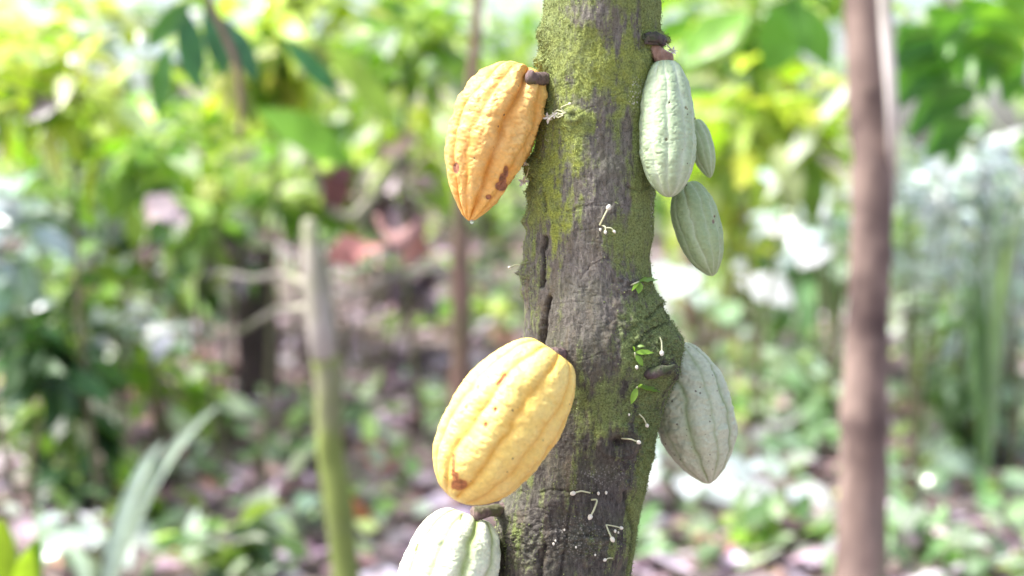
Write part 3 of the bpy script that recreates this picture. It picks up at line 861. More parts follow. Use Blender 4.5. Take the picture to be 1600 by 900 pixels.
# ------------------------------------------------------------------ litter, undergrowth, far wood
def scatter(name, n, y0, y1, sizes, pal, kind_label, seed, lift=.02, flat=True, mat=None, wid=.45, keep=None):
    r = np.random.default_rng(seed)
    y = y0 + (y1 - y0) * r.uniform(0, 1, n) ** 0.8
    x = (r.uniform(-1, 1, n)) * ((y + 1.6) * .75 + 1.2)
    if keep is not None:
        k = keep(x, y, r); x, y = x[k], y[k]; n = len(x)
    z = ground_z(x, y) + lift * r.uniform(.1, 1.5, n)
    a = r.uniform(0, 2 * np.pi, n)
    D = np.stack([np.cos(a), np.sin(a), r.normal(size=n) * (.25 if flat else .3) + (0 if flat else .7)], 1)
    U = rnd_unit(n, r) * (.45 if flat else .6) + np.array([0, -.1, 1])
    S = r.uniform(*sizes, n)
    me = leaf_mesh(name, np.stack([x, y, z], 1), D, U, S, pick(pal, n, .25), wid=wid, droop=r.uniform(-.3, .5, n), nseg=3)
    o = link(name, me, mat or M_DEAD)
    tag(o, kind_label, name.replace('_', ' '), None, 'stuff')


scatter('leaf_litter', 28000, -.5, 14, (.06, .2), 'litter', 'pinkish-grey fallen leaves covering the forest floor', 3, .03)
scatter('undergrowth', 11000, 2.5, 14, (.06, .16), 'sage', 'small pale green seedlings scattered over the litter', 4, .10, False, M_LEAF, .55,
        keep=lambda x, y, r: vn(np.stack([x, y, x * 0], -1), .9, 4) + .34 * (x > .3) > .58)

# far wood: a mass of foliage closing the view
n = 22000
r = np.random.default_rng(11)
yy = r.uniform(11, 24, n); xx = r.uniform(-1, 1, n) * (yy * .95 + 4)
side_ = np.abs(xx) > (yy + 1.6) * .5                      # beside the view the wood comes nearer
yy = np.where(side_, yy - 5.5 * r.uniform(0, 1, n), yy)
zz = ground_z(xx, yy) + 0.1 + 4.2 * r.uniform(0, 1, n) ** 1.5
pp = np.stack([xx, yy, zz], 1)
aa = xx / (yy + 1.6)
keep = vn(pp, .8, 21) > (.30 + .16 * sstep(1.3, 2.6, zz) + .10 * sstep(1.1, 1.6, zz) * sstep(-.10, -.18, aa) + .30 * sstep(.7, 1.1, zz) * sstep(.18, .24, aa))
keep &= r.uniform(0, 1, n) > .72 * sstep(1.0, 1.6, zz)
pp = pp[keep]; n = len(pp)
cc = pick('fresh', n, .25) * (.65 + .9 * vn(pp, .35, 5))[:, None]
me = leaf_mesh('far_wood', pp, rnd_unit(n, r) * [1, 1, .5] - [0, 0, .2], rnd_unit(n, r) * .6 + [0, -.2, 1], r.uniform(.3, .6, n), cc, wid=.45, nseg=3)
tag(link('far_wood', me, M_LEAF), 'bright blurred mass of foliage closing the view', 'far wood', None, 'stuff')

# ================================================================== THE CACAO TREE
ED = np.array([
 (-900, 868, 1010), (-500, 862, 1022), (-200, 855, 1028), (0, 850, 1030), (100, 847, 1027), (160, 845, 1022), (200, 843, 1016), (250, 836, 1016), (300, 827, 1021), (350, 823, 1021),
 (400, 819, 1014), (450, 819, 1022), (485, 819, 1040), (520, 818, 1057), (550, 819, 1062), (580, 822, 1052), (620, 820, 1038), (660, 812, 1028),
 (700, 804, 1019), (750, 794, 1008), (800, 782, 1001), (850, 771, 993), (900, 762, 985), (1100, 728, 960), (1500, 680, 930), (2100, 620, 930), (2700, 560, 985), (2900, 500, 1060)], float)
pyr = np.concatenate([np.linspace(-900, -40, 60, endpoint=False), np.arange(-40, 945, 1.4), np.linspace(945, 2900, 90)[1:]])
NC = 320
Lr = np.interp(pyr, ED[:, 0], ED[:, 1]); Rr_ = np.interp(pyr, ED[:, 0], ED[:, 2])


def smooth1(a, k):
    ker = np.hanning(k + 2)[1:-1]; ker /= ker.sum()
    return np.convolve(np.pad(a, k, mode='edge'), ker, 'same')[k:-k]


Lr, Rr_ = smooth1(Lr, 17), smooth1(Rr_, 17)
base_c = smooth1((Lr + Rr_) / 2, 91)
CW = at(base_c, pyr, 0.0)                                    # ring centres
spx = px_size(CW)
rL, rR = (base_c - Lr) * spx, (Rr_ - base_c) * spx
phi = np.linspace(0, 2 * np.pi, NC, endpoint=False)
cph = np.cos(phi)[None]
rad = (rL + rR)[:, None] / 2 + (rR - rL)[:, None] / 2 * np.sign(cph) * np.abs(cph) ** 1.3
B0 = CW[:, None] + np.stack([rad * np.cos(phi), rad * np.sin(phi), 0 * rad], -1)
B0[..., 2] = CW[:, 2:3]
PX, PY = proj(B0)
front = np.sin(phi)[None] < 0.25
nA = fbm(B0, (28, 28, 16), 31, 4)
nB = fbm(B0, (190, 190, 55), 33, 4, .6)
nC = fbm(B0, (420, 420, 300), 35, 3, .6)
h = (nA - .5) * 0.009 + (nB - .5) * 0.0030 + (nC - .5) * 0.0014
# wandering wavy creases in the bark
crz = np.abs(fbm(B0 + (vn(B0, 40, 3)[..., None] - .5) * .02, (16, 16, 60), 41, 3) - .5)
h -= 0.0010 * (1 - sstep(0, .018, crz)) * sstep(.45, .6, vn(B0, 12, 55))


def gaus(x, y, rx, ry=None, pw=2):
    ry = ry or rx
    return np.exp(-(((PX - x) / rx) ** 2 + ((PY - y) / ry) ** 2) ** (pw / 2)) * front


BUMPS = [(792, 800, 16, 14, 6), (846, 55, 13, 18, 3.5), (843, 98, 9, 14, 6), (838, 133, 8, 12, 4.5), (832, 262, 11, 15, 6.5), (826, 300, 8, 10, 2.5), (821, 345, 9, 9, 4), (824, 385, 8, 12, 2), (811, 427, 11, 13, 7),
         (818, 455, 8, 10, 3), (893, 186, 24, 18, 6), (1024, 63, 12, 9, 11), (1008, 95, 10, 14, 3), (982, 446, 17, 11, 3.5), (1038, 578, 16, 20, 9), (1052, 535, 14, 18, 4), (1005, 600, 30, 30, 4),
         (1004, 645, 14, 14, 3), (1030, 470, 12, 10, 3), (968, 690, 36, 30, 4.5), (862, 785, 22, 14, 3.5), (905, 845, 30, 18, 4), (960, 850, 26, 22, 3.5), (985, 760, 14, 12, 2.5), (800, 830, 18, 20, 3),
         (955, 262, 24, 14, 3), (975, 330, 30, 16, 2.5), (930, 30, 30, 20, 2), (1024, 300, 8, 20, 2), (1000, 240, 12, 20, 2), (840, 500, 8, 30, 1.5), (880, 620, 10, 20, 1)]
for (x, y, rx, ry, a) in BUMPS:
    wob = 1 + .5 * (vn(B0, 120, 77) - .5)
    h += gaus(x, y, rx, ry) * a * 0.001 * wob * (1.45 if x < 850 else 1)
rough_zone = sum(gaus(x, y, r_, r2) for (x, y, r_, r2) in [(845, 90, 14, 50), (832, 270, 16, 40), (815, 430, 18, 30), (985, 446, 26, 16), (1035, 560, 28, 50), (1000, 690, 40, 70), (1024, 70, 20, 20), (895, 840, 60, 40), (1000, 520, 50, 40), (810, 850, 30, 40)])
h += np.clip(rough_zone, 0, 1) * (fbm(B0, 230, 61, 3, .7) - .45) * 0.012
# knots: ring and pit
d1 = np.hypot((PX - 897) / 1.0, (PY - 180) / .95)
h += front * (.6 + .8 * vn(B0, 150, 91)) * (0.0010 * np.exp(-((d1 - 10) / 4.5) ** 2) - .0010 * np.exp(-((d1 - 17) / 3) ** 2) - 0.0030 * np.exp(-(d1 / 4) ** 2) + .0016 * np.exp(-(d1 / 1.8) ** 2)) * (d1 < 30)
d2 = np.hypot((PX - 964) / 1.15, (PY - 689))
h += front * (0.002 * np.exp(-((d2 - 24) / 5) ** 2) - 0.007 * np.exp(-(d2 / 9) ** 2))
cavity_dark = np.exp(-(d2 / 9) ** 2) * front + .8 * np.exp(-(d1 / 4) ** 2) * front  # darkens the bark colour in knot pits and along cracks


def crack(pts, wpx, dep):
    global h, cavity_dark
    pts = np.array(pts, float)
    best = np.full(PX.shape, 1e9)
    for a_, b_ in zip(pts[:-1], pts[1:]):
        ab = b_ - a_
        t_ = np.clip(((PX - a_[0]) * ab[0] + (PY - a_[1]) * ab[1]) / (ab @ ab), 0, 1)
        best = np.minimum(best, np.hypot(PX - a_[0] - t_ * ab[0], PY - a_[1] - t_ * ab[1]))
    best = best + (nC - .5) * 3.5 + (nB - .5) * 3
    g = np.exp(-(np.maximum(best, 0) / wpx) ** 2) * front
    h = h - dep * .001 * g
    cavity_dark = np.maximum(cavity_dark, g * min(1, dep / 4))


crack([(851, 372), (846, 395), (849, 420), (846, 447)], 3.4, 6)
crack([(858, 466), (853, 492), (850, 515), (845, 540)], 3.6, 6)
crack([(850, 300), (853, 330)], 2, 2)
crack([(851, 850), (846, 880), (842, 920)], 3.5, 3.5)
crack([(888, 800), (884, 850), (872, 915)], 2.5, 2.5)
crack([(792, 845), (786, 880), (782, 915)], 3, 3)
crack([(975, 770), (990, 830), (978, 900)], 2.5, 2.5)
crack([(1012, 500), (1034, 475), (1046, 500)], 2.5, 2.5)
crack([(990, 545), (1010, 520), (1040, 505)], 2.5, 2.5)
crack([(930, 771), (860, 765), (845, 770)], 1.8, 1.5)
crack([(905, 836), (960, 840), (985, 852)], 1.8, 1.5)
crack([(975, 292), (1000, 300), (1018, 290)], 2, 1.2)
rad2 = rad + h
TV = CW[:, None] + np.stack([rad2 * np.cos(phi), rad2 * np.sin(phi), 0 * rad], -1)
TV[..., 2] += (nB - .5) * .002
# moss cover: how much of the surface the moss has taken
mw = np.interp(PY, [-900, 0, 120, 200, 300, 420, 520, 620, 760, 900, 1200], [.75, .74, .72, .60, .46, .30, .28, .34, .24, .25, .3])
for (x, y, rx, ry, a) in [(925, 22, 40, 25, -.45), (962, 55, 14, 30, -.35), (925, 165, 40, 18, -.45), (945, 235, 36, 50, -.28), (955, 320, 30, 30, -.3), (850, 240, 10, 40, -.3),
                          (905, 430, 50, 110, -.35), (850, 560, 40, 60, -.1), (935, 490, 40, 60, -.25), (985, 350, 40, 70, .35), (975, 415, 40, 30, .15), (1015, 500, 50, 60, .45), (1000, 560, 60, 60, .3),
                          (925, 640, 50, 70, .16), (870, 350, 18, 90, .4), (895, 310, 14, 70, .35), (840, 400, 10, 60, .25), (838, 510, 12, 40, .35), (1010, 760, 16, 130, .75), (1025, 650, 14, 60, .4), (995, 850, 16, 90, .6),
                          (832, 270, 20, 80, .4), (848, 90, 18, 80, .35), (900, 190, 40, 20, .35), (1018, 250, 16, 120, .45), (955, 120, 90, 60, .18), (880, 850, 30, 40, -.25), (960, 850, 30, 30, .2), (800, 850, 20, 60, -.1),
                          (983, 446, 20, 12, -.5), (1040, 578, 18, 16, -.5), (965, 690, 30, 26, -.4), (1024, 62, 16, 9, -.3)]:
    mw = mw + a * gaus(x, y, rx, ry)
streak = fbm(B0, (150, 150, 18), 71, 4, .55)
moss = sstep(.12, .88, mw + (streak - .5) * 1.1 + (nA - .5) * .7)
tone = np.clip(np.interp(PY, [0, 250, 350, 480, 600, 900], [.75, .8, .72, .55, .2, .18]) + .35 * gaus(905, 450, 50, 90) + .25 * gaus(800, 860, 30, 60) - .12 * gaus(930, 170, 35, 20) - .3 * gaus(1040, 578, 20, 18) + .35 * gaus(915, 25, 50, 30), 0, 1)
lich = gaus(995, 148, 13, 24, 4) + .6 * gaus(853, 215, 6, 24, 4) + .7 * gaus(809, 432, 7, 14, 4) + .35 * gaus(935, 745, 60, 20) + .4 * gaus(900, 840, 60, 30) + .9 * gaus(1019, 335, 4, 60, 4)
yel = np.clip(gaus(872, 320, 26, 120) + .6 * gaus(885, 260, 40, 60) + .7 * gaus(950, 110, 80, 80) - .5 * gaus(1010, 560, 60, 90) + .2, 0, 1)
tbase = at(base_c[-1], pyr[-1], 0.0)
tbase = np.array([tbase[0], 0.0, max(tbase[2], 0)])
tree = thing('cacao_tree', tbase, 'mossy cacao tree trunk with pods hanging from it, in the middle of the picture', 'tree')
nrow = len(pyr)
tme = mesh_from('trunk', (TV - tbase).reshape(-1, 3), grid_faces(NC, nrow)[:, ::-1])
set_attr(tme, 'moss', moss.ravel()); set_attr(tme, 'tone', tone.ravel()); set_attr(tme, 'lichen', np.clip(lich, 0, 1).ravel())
set_attr(tme, 'yel', yel.ravel()); set_attr(tme, 'cavity_dark', np.clip(cavity_dark, 0, 1).ravel())

m, t, b, o = new_mat('cacao_bark')
v = objco(t); vs_ = objco(t, (1, 1, .3))
n1 = noise(t, 260, 5, .7, vs_); n2 = noise(t, 60, 4, .6, vs_); n3 = noise(t, 520, 3, .7, v); n4 = noise(t, 90, 4, .65, v)
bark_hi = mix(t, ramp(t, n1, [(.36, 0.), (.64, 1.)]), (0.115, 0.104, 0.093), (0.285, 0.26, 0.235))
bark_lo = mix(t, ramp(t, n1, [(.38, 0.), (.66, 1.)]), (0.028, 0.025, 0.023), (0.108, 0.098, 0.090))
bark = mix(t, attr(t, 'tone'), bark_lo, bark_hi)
bark = mix(t, ramp(t, n2, [(.52, 0.), (.66, .6)]), bark, (0.20, 0.165, 0.12))
bark = mix(t, ramp(t, noise(t, 26, 4, .6, v), [(.44, 0.), (.64, .36)]), bark, (0.135, 0.145, 0.09))
bark = mix(t, ramp(t, n3, [(.30, .75), (.44, 0.)]), bark, (0.02, 0.017, 0.018))
mgreen = mix(t, ramp(t, n3, [(.34, 0.), (.62, 1.)]), (0.09, 0.12, 0.038), (0.25, 0.31, 0.12))
myel = mix(t, ramp(t, n3, [(.34, 0.), (.62, 1.)]), (0.16, 0.19, 0.028), (0.38, 0.43, 0.075))
mc = mix(t, math_n(t, 'MULTIPLY', attr(t, 'yel'), ramp(t, n4, [(.35, .25), (.65, 1.)])), mgreen, myel)
mf = math_n(t, 'ADD', attr(t, 'moss'), math_n(t, 'MULTIPLY', math_n(t, 'ADD', math_n(t, 'SUBTRACT', n1, .5), math_n(t, 'SUBTRACT', n4, .5)), 1.5))
c = mix(t, ramp(t, mf, [(.22, 0.), (.85, .92)]), bark, mc)
vo = N(t, 'ShaderNodeTexVoronoi', Scale=330.0); t.links.new(v, vo.inputs['Vector'])
spot = ramp(t, vo.outputs['Distance'], [(.26, 1.), (.40, 0.)])
c = mix(t, math_n(t, 'MULTIPLY', spot, math_n(t, 'MULTIPLY', attr(t, 'lichen'), ramp(t, n4, [(.4, .3), (.55, 1.)]))), c, (0.62, 0.60, 0.56))
c = mix(t, math_n(t, 'MULTIPLY', attr(t, 'cavity_dark'), .9), c, (0.018, 0.014, 0.014))
t.links.new(c, b.inputs['Base Color'])
b.inputs['Roughness'].default_value = .92
b.inputs['Specular IOR Level'].default_value = .25
hh = math_n(t, 'ADD', n1, math_n(t, 'MULTIPLY', n3, .7))
bump(t, b, hh, .8, .0022)
M_CBARK = m
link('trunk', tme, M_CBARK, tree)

# moss tufts standing off the bark
mm, t, b, o = new_mat('moss_tuft')
t.links.new(attr(t, 'col', True), b.inputs['Base Color'])
b.inputs['Roughness'].default_value = .9
Vf = TV.reshape(-1, 3)
prob = (moss * (front | (np.abs(np.cos(phi))[None] > .8)) * ((PY > -40) & (PY < 940))).ravel()
prob = prob * (.12 + 1.3 * np.clip(rough_zone, 0, 1).ravel()) * (.3 + vn(Vf, 90, 8))
idx = rng.choice(len(prob), 22000, replace=False, p=prob / prob.sum())
nrm = np.repeat(np.stack([np.cos(phi), np.sin(phi), 0 * phi], -1)[None], nrow, 0).reshape(-1, 3)[idx]
yl = yel.ravel()[idx][:, None]
cc = (1 - yl) * np.array([[.18, .23, .09]]) + yl * np.array([[.28, .32, .07]])
cc = cc * rng.uniform(.5, 1.5, (len(idx), 1))
P_ = Vf[idx] - tbase + rng.normal(size=(len(idx), 3)) * .0007
D_ = nrm + rng.normal(size=nrm.shape) * .75
me = leaf_mesh('moss', P_, D_, rnd_unit(len(idx)), rng.uniform(.0010, .0030, len(idx)), cc, wid=.45, nseg=2)
tag(link('moss', me, mm, tree), kind='stuff')


SX, SY = proj(TV)
_ok = (np.sin(phi)[None] < .35) & (SY > -60) & (SY < 950)
_sx, _sy, _sp = SX[_ok], SY[_ok], TV[_ok]


def surf(px, py, off=0.0):
    """point on the trunk's near side under a photo pixel, lifted off the bark by off"""
    dd = (_sx - px) ** 2 + (_sy - py) ** 2
    near = np.where(dd < dd.min() + 2.5)[0]
    k = near[np.argmin(_sp[near][:, 1])]
    return at(px, py, _sp[k][1] - off)


# limbs and crown above the picture
tb = TB(); topc = CW[0] - tbase
ends = []
for a_ in (0.4, 1.7, 2.9, 4.1, 5.3):
    e = topc + np.array([math.cos(a_) * 1.1, math.sin(a_) * 1.1, 0.95 + .2 * math.sin(a_ * 3)])
    u = np.linspace(0, 1, 12)[:, None]
    mdl = topc + np.array([math.cos(a_) * .5, math.sin(a_) * .5, .15])
    p_ = (1 - u) ** 2 * (topc + [0, 0, -.06]) + 2 * u * (1 - u) * mdl + u * u * e
    tb.tube(p_, .042 * (1 - .75 * u[:, 0]), 10)
    ends.append(p_)
tb.build('limbs', M_BARK_BROWN, tree)
P_ = np.concatenate([p_[rng.integers(5, 12, 26)] + rng.normal(size=(26, 3)) * .14 for p_ in ends])
D_ = P_ - topc; D_ /= np.linalg.norm(D_, axis=1, keepdims=True); D_[:, 2] -= .7
me = leaf_mesh('crown', P_, D_, rnd_unit(len(P_)) * .4 + [0, 0, 1], rng.uniform(.16, .3, len(P_)), pick('mid', len(P_)), wid=.34, droop=.4)
link('crown', me, M_LEAF, tree)

# ------------------------------------------------------------------ pods
def pod_material(name, ridge, furrow, alt, speck=.4, scarc=(0.20, 0.085, 0.05), rough=.5, blotch=.35):
    m, t, b, o = new_mat(name)
    v = objco(t)
    n1 = noise(t, 45, 4, .6, v); n2 = noise(t, 230, 4, .65, v)
    c = mix(t, attr(t, 'furrow'), ridge, furrow)
    c = mix(t, math_n(t, 'MULTIPLY', ramp(t, n1, [(.42, 0.), (.66, 1.)]), blotch), c, alt)
    c = mix(t, 1.0, c, ramp(t, n2, [(.3, .86), (.7, 1.08)]), 'MULTIPLY')
    vo = N(t, 'ShaderNodeTexVoronoi', Scale=190.0, Randomness=1.0); t.links.new(v, vo.inputs['Vector'])
    sep = N(t, 'ShaderNodeSeparateColor'); t.links.new(vo.outputs['Color'], sep.inputs[0])
    sel = ramp(t, sep.outputs[0], [(1 - .42 * speck - .02, 0.), (1 - .42 * speck, 1.)])
    sz = math_n(t, 'ADD', math_n(t, 'DIVIDE', vo.outputs['Distance'], math_n(t, 'ADD', .35, sep.outputs[1])), math_n(t, 'MULTIPLY', n2, .25))
    dot = math_n(t, 'MULTIPLY', ramp(t, sz, [(.26, 1.), (.36, 0.)]), sel)
    c = mix(t, math_n(t, 'MULTIPLY', dot, .85), c, (0.09, 0.06, 0.045))
    sc = math_n(t, 'ADD', attr(t, 'scar'), math_n(t, 'MULTIPLY', math_n(t, 'SUBTRACT', n2, .5), .7))
    c = mix(t, ramp(t, sc, [(.12, 0.), (.5, .55)]), c, tuple(x * y for x, y in zip(furrow, (.8, .62, .6))))
    c = mix(t, ramp(t, sc, [(.44, 0.), (.60, 1.)]), c, mix(t, ramp(t, n2, [(.4, 0.), (.6, 1.)]), scarc, tuple(x * 1.9 for x in scarc)))
    t.links.new(c, b.inputs['Base Color'])
    b.inputs['Roughness'].default_value = rough
    b.inputs['Specular IOR Level'].default_value = .4
    b.inputs['Subsurface Weight'].default_value = .12
    b.inputs['Subsurface Radius'].default_value = (.004, .0025, .001)
    b.inputs['Subsurface Scale'].default_value = 1.0
    bump(t, b, n2, .35, .0012)
    return m


def build_pod(label, top, tip, Yt, Ye, hw, mat, tm=.48, p1=2.3, q1=2.1, p2=1.9, q2=1.45, ph0=0.0, fd=.10, fs=.055, wart=1.0,
              bend=0.0, bendy=0.0, scars=(), stalk=None, stalk_r=.006, stalk_mat=None, nipple=.03, flat=1.0, spiral=0.0, seed=1, fw=.16):
    T = at(top[0], top[1], Yt); E = at(tip[0], tip[1], Ye)
    ax = E - T; L = np.linalg.norm(ax); ax /= L
    R = hw * px_size((T + E) / 2)
    view = np.array(CAM) - (T + E) / 2; view /= np.linalg.norm(view)
    n1_ = np.cross(ax, view); n1_ /= np.linalg.norm(n1_)      # sideways in the picture
    n2_ = np.cross(n1_, ax)                                     # towards the viewer
    NU, NV = 260, 260
    th = np.linspace(0.0, np.pi, NV)
    tt_ = (1 - np.cos(th)) / 2
    f = np.where(tt_ < tm, (1 - (1 - np.minimum(tt_ / tm, 1)) ** p1).clip(0) ** (1 / q1), (1 - (np.maximum(tt_ - tm, 0) / (1 - tm)) ** p2).clip(0) ** (1 / q2))
    f = np.maximum(f, 0)
    f = f + nipple * np.exp(-((tt_ - .985) / .02) ** 2) * sstep(1.0, .975, tt_)
    a = np.linspace(0, 2 * np.pi, NU, endpoint=False)
    A, TT = np.meshgrid(a, tt_)
    wobn = np.stack([np.cos(A), np.sin(A), TT * 3], -1)
    Aw = A + ph0 + spiral * TT + .26 * (vn(wobn, 1.6, seed) - .5) + .10 * (vn(wobn, 5, seed + 3) - .5)
    k5 = 2 * np.pi / 5
    d1_ = np.abs((Aw + k5 / 2) % k5 - k5 / 2)
    d2_ = np.abs((Aw) % k5 - k5 / 2)
    env = .62 + .45 * (1 - np.sin(np.pi * TT.clip(0, 1) ** .8)) + .35 * np.exp(-(TT / .16) ** 2)
    g1 = np.exp(-(d1_ / fw) ** 1.3); g2 = np.exp(-(d2_ / (fw * .75)) ** 1.3)
    lobe = .010 * np.cos(10 * Aw)
    fi = np.array([_hash(np.int64(i_), np.int64(seed), np.int64(2), 5) for i_ in range(10)])
    dv = .55 + .85 * fi[(np.round(Aw / (k5 / 2)).astype(int)) % 10]
    lobes = 1 - (fd * g1 + fs * g2) * dv * env - lobe * env
    rr_ = (R * f)[:, None] * lobes * (1 + .07 * (vn(wobn, 1.4, seed + 40) - .5))
    X = T + 0
    cen = T[None] + np.outer(tt_ * L, ax) + np.outer(bend * L * 4 * tt_ * (1 - tt_), n1_) + np.outer(bendy * L * 4 * tt_ * (1 - tt_), n2_)
    nrm_ = np.cos(A)[..., None] * n1_ + np.sin(A)[..., None] * n2_ * flat
    V = cen[:, None] + rr_[..., None] * nrm_
    # stalk end sinks into a small hollow
    V += ax * (0.075 * L * np.exp(-(TT / .016)))[..., None]
    taper = np.sqrt(np.clip(f, 0, 1))[:, None]
    loc = V - T
    # warts: rows of lumps along the ridges and fine wrinkles across them
    cyl = np.stack([np.cos(A) * R, np.sin(A) * R, TT * L], -1)
    w1 = fbm(cyl + seed, (58, 58, 95), seed + 5, 3, .5) - .5
    w2 = fbm(cyl + seed, (260, 260, 330), seed + 9, 3, .6) - .5
    wr = np.abs(fbm(cyl + seed, (60, 60, 170), seed + 13, 3, .6) - .5)
    ridge_m = 1 - .6 * np.maximum(g1, g2)
    disp = (w1 * .0066 + w2 * .0012 - (1 - sstep(0, .06, wr)) * .0011) * ridge_m * wart * (R / .05)
    V += (disp * taper)[..., None] * nrm_
    px_, py_ = proj(V)
    facing = np.sin(A) > -.15
    scar = np.zeros_like(A)
    for s_ in scars:
        if len(s_) == 4:
            x_, y_, rx_, ry_ = s_
            g = 1.25 * np.exp(-(((px_ - x_) / rx_) ** 2 + ((py_ - y_) / ry_) ** 2) ** 1.2)
        else:
            x0, y0, x1, y1, wd = s_
            ab = np.array([x1 - x0, y1 - y0], float)
            q_ = np.clip(((px_ - x0) * ab[0] + (py_ - y0) * ab[1]) / (ab @ ab), 0, 1)
            g = 1.2 * np.exp(-(np.hypot(px_ - x0 - q_ * ab[0], py_ - y0 - q_ * ab[1]) / wd) ** 2)
        scar = np.maximum(scar, g * facing)
    V -= (np.clip(scar, 0, 1) * .0012)[..., None] * nrm_
    root = thing('cacao_pod', T, label, 'cacao pod', 'cacao pods on the trunk')
    me = mesh_from('husk', (V - T).reshape(-1, 3), grid_faces(NU, NV)[:, ::-1])
    set_attr(me, 'furrow', np.clip(np.maximum(g1, .7 * g2) * (.6 + .6 * env), 0, 1).ravel())
    set_attr(me, 'scar', scar.ravel())
    link('husk', me, mat, root)
    if stalk is not None:
        W = np.array([at(*p) for p in stalk])
        n_ = 14
        q_ = np.linspace(0, len(W) - 1, n_)
        pth = np.stack([np.interp(q_, range(len(W)), W[:, k]) for k in range(3)], 1)
        tb = TB(); tb.tube(pth - T, stalk_r * (1.0 + .35 * np.abs(np.linspace(-1, 1, n_)) ** 2), 16)
        VV = np.concatenate(tb.v); VV += (np.stack([fbm(VV + T, 230, s_, 3) for s_ in (3, 4, 5)], 1) - .5) * .0045
        link('stalk', mesh_from('stalk', VV, np.concatenate(tb.f)), stalk_mat or M_STALK, root)
    return root


M_STALK = bark_material('pod_stalk', (0.10, 0.065, 0.065), (0.26, 0.18, 0.17), (0.13, 0.13, 0.06), 150)
M_STALK_P = bark_material('pod_stalk_pink', (0.42, 0.24, 0.17), (0.58, 0.38, 0.30), (0.28, 0.16, 0.12), 150)

M_A = pod_material('husk_orange', (0.86, 0.53, 0.17), (0.62, 0.27, 0.04), (0.88, 0.64, 0.28), .13)
M_B = pod_material('husk_yellow', (0.90, 0.68, 0.20), (0.78, 0.46, 0.08), (0.93, 0.76, 0.32), .12, (0.28, 0.11, 0.04))
M_C = pod_material('husk_white_green', (0.80, 0.86, 0.70), (0.30, 0.40, 0.12), (0.66, 0.78, 0.48), .1, (0.12, 0.13, 0.06))
M_D = pod_material('husk_pale_green', (0.41, 0.52, 0.33), (0.56, 0.66, 0.49), (0.31, 0.43, 0.22), .10, (0.13, 0.14, 0.07))
M_F = pod_material('husk_green', (0.32, 0.42, 0.22), (0.46, 0.55, 0.36), (0.36, 0.47, 0.24), .08, (0.16, 0.12, 0.08))
M_G = pod_material('husk_grey_green', (0.55, 0.59, 0.44), (0.27, 0.34, 0.17), (0.47, 0.51, 0.37), .6, (0.12, 0.10, 0.07))

pa = build_pod('orange ripe pod with brown scars, high on the left side of the trunk', (825, 98), (732, 345), -.015, -.045, 71, M_A, tm=.46, p1=2.6, q1=2.1, p2=1.8, q2=1.35,
          ph0=.72, fd=.24, fs=.11, wart=1.1, bend=.055, seed=3, fw=.2,
          scars=[(712, 262, 5, 9), (784, 291, 10, 8), (791, 268, 4, 10), (764, 308, 5, 4), (691, 262, 3, 8), (786, 282, 6, 12)],
          stalk=[(827, 121, -.050), (834, 123, -.048), (843, 124, -.038), (858, 124, -.015)], stalk_r=.0068)
tb = TB(); q0 = at(737, 344, -.047); s_ = .0007
tb.tube(np.array([[0, 0, .001], [0, 0, -.0005], [0, 0, -.0022], [0, 0, -.0034]]), np.array([.0008, .0017, .0021, .0014]), 12)
mw_, t, b, o = new_mat('water'); b.inputs['Roughness'].default_value = .02; b.inputs['Transmission Weight'].default_value = .9; b.inputs['IOR'].default_value = 1.33; b.inputs['Base Color'].default_value = (1, 1, 1, 1)
wd_ = tb.build('water_drop', mw_, pa); wd_.location = Vector(q0) - pa.location

build_pod('large yellow pod with a brown mark near its tip, in front of the trunk', (872, 541), (706, 778), -.125, -.155, 87, M_B, tm=.52, p1=2.4, q1=2.2, p2=2.4, q2=2.0,
          ph0=.75, fd=.16, fs=.08, wart=.6, seed=8, nipple=.02, fw=.12, bend=.01,
          scars=[(709, 712, 708, 742, 2.6), (717, 757, 14, 9), (712, 745, 5, 8), (789, 586, 778, 600, 3), (759, 664, 3, 4), (774, 640, 2.5, 4), (746, 604, 2, 3), (728, 636, 2, 3)],
          stalk=[(862, 556, -.112), (872, 552, -.09), (885, 552, -.055)], stalk_r=.0065)
build_pod('whitish green pod cut off by the bottom edge, under the yellow pod', (738, 795), (650, 1035), -.045, -.085, 77, M_C, tm=.5, p1=2.9, q1=2.2, ph0=.62, fd=.20, fs=.06, wart=.7, seed=12, fw=.16,
          scars=[(722, 805, 719, 812, 1.4), (652, 851, 649, 860, 1.5), (718, 790, 728, 797, 1.2)],
          stalk=[(742, 803, -.066), (752, 800, -.063), (766, 798, -.050), (790, 797, -.02)], stalk_r=.0066)
build_pod('large pale green pod high on the right side of the trunk', (1039, 88), (1046, 308), -.035, -.060, 44, M_D, tm=.58, p1=2.7, q1=1.9, p2=2.2, q2=1.9, ph0=.30, fd=.12, fs=.08, wart=.9, seed=15, fw=.14, nipple=0.0,
          scars=[(1041, 218, 2.2, 2.5), (1072, 168, 1.6, 2.2), (1046, 160, 1.5, 2)],
          stalk=[(1041, 97, -.036), (1030, 86, -.034), (1020, 76, -.030), (1012, 70, -.022)], stalk_r=.0078, stalk_mat=M_STALK_P)
build_pod('small green pod half hidden behind the large pale green one', (1084, 184), (1110, 278), .03, .02, 19, M_F, tm=.5, ph0=.3, fd=.12, fs=.06, wart=.5, seed=18, bend=.0,
          stalk=[(1084, 188, .03), (1060, 172, .03), (1025, 168, .03)], stalk_r=.003)
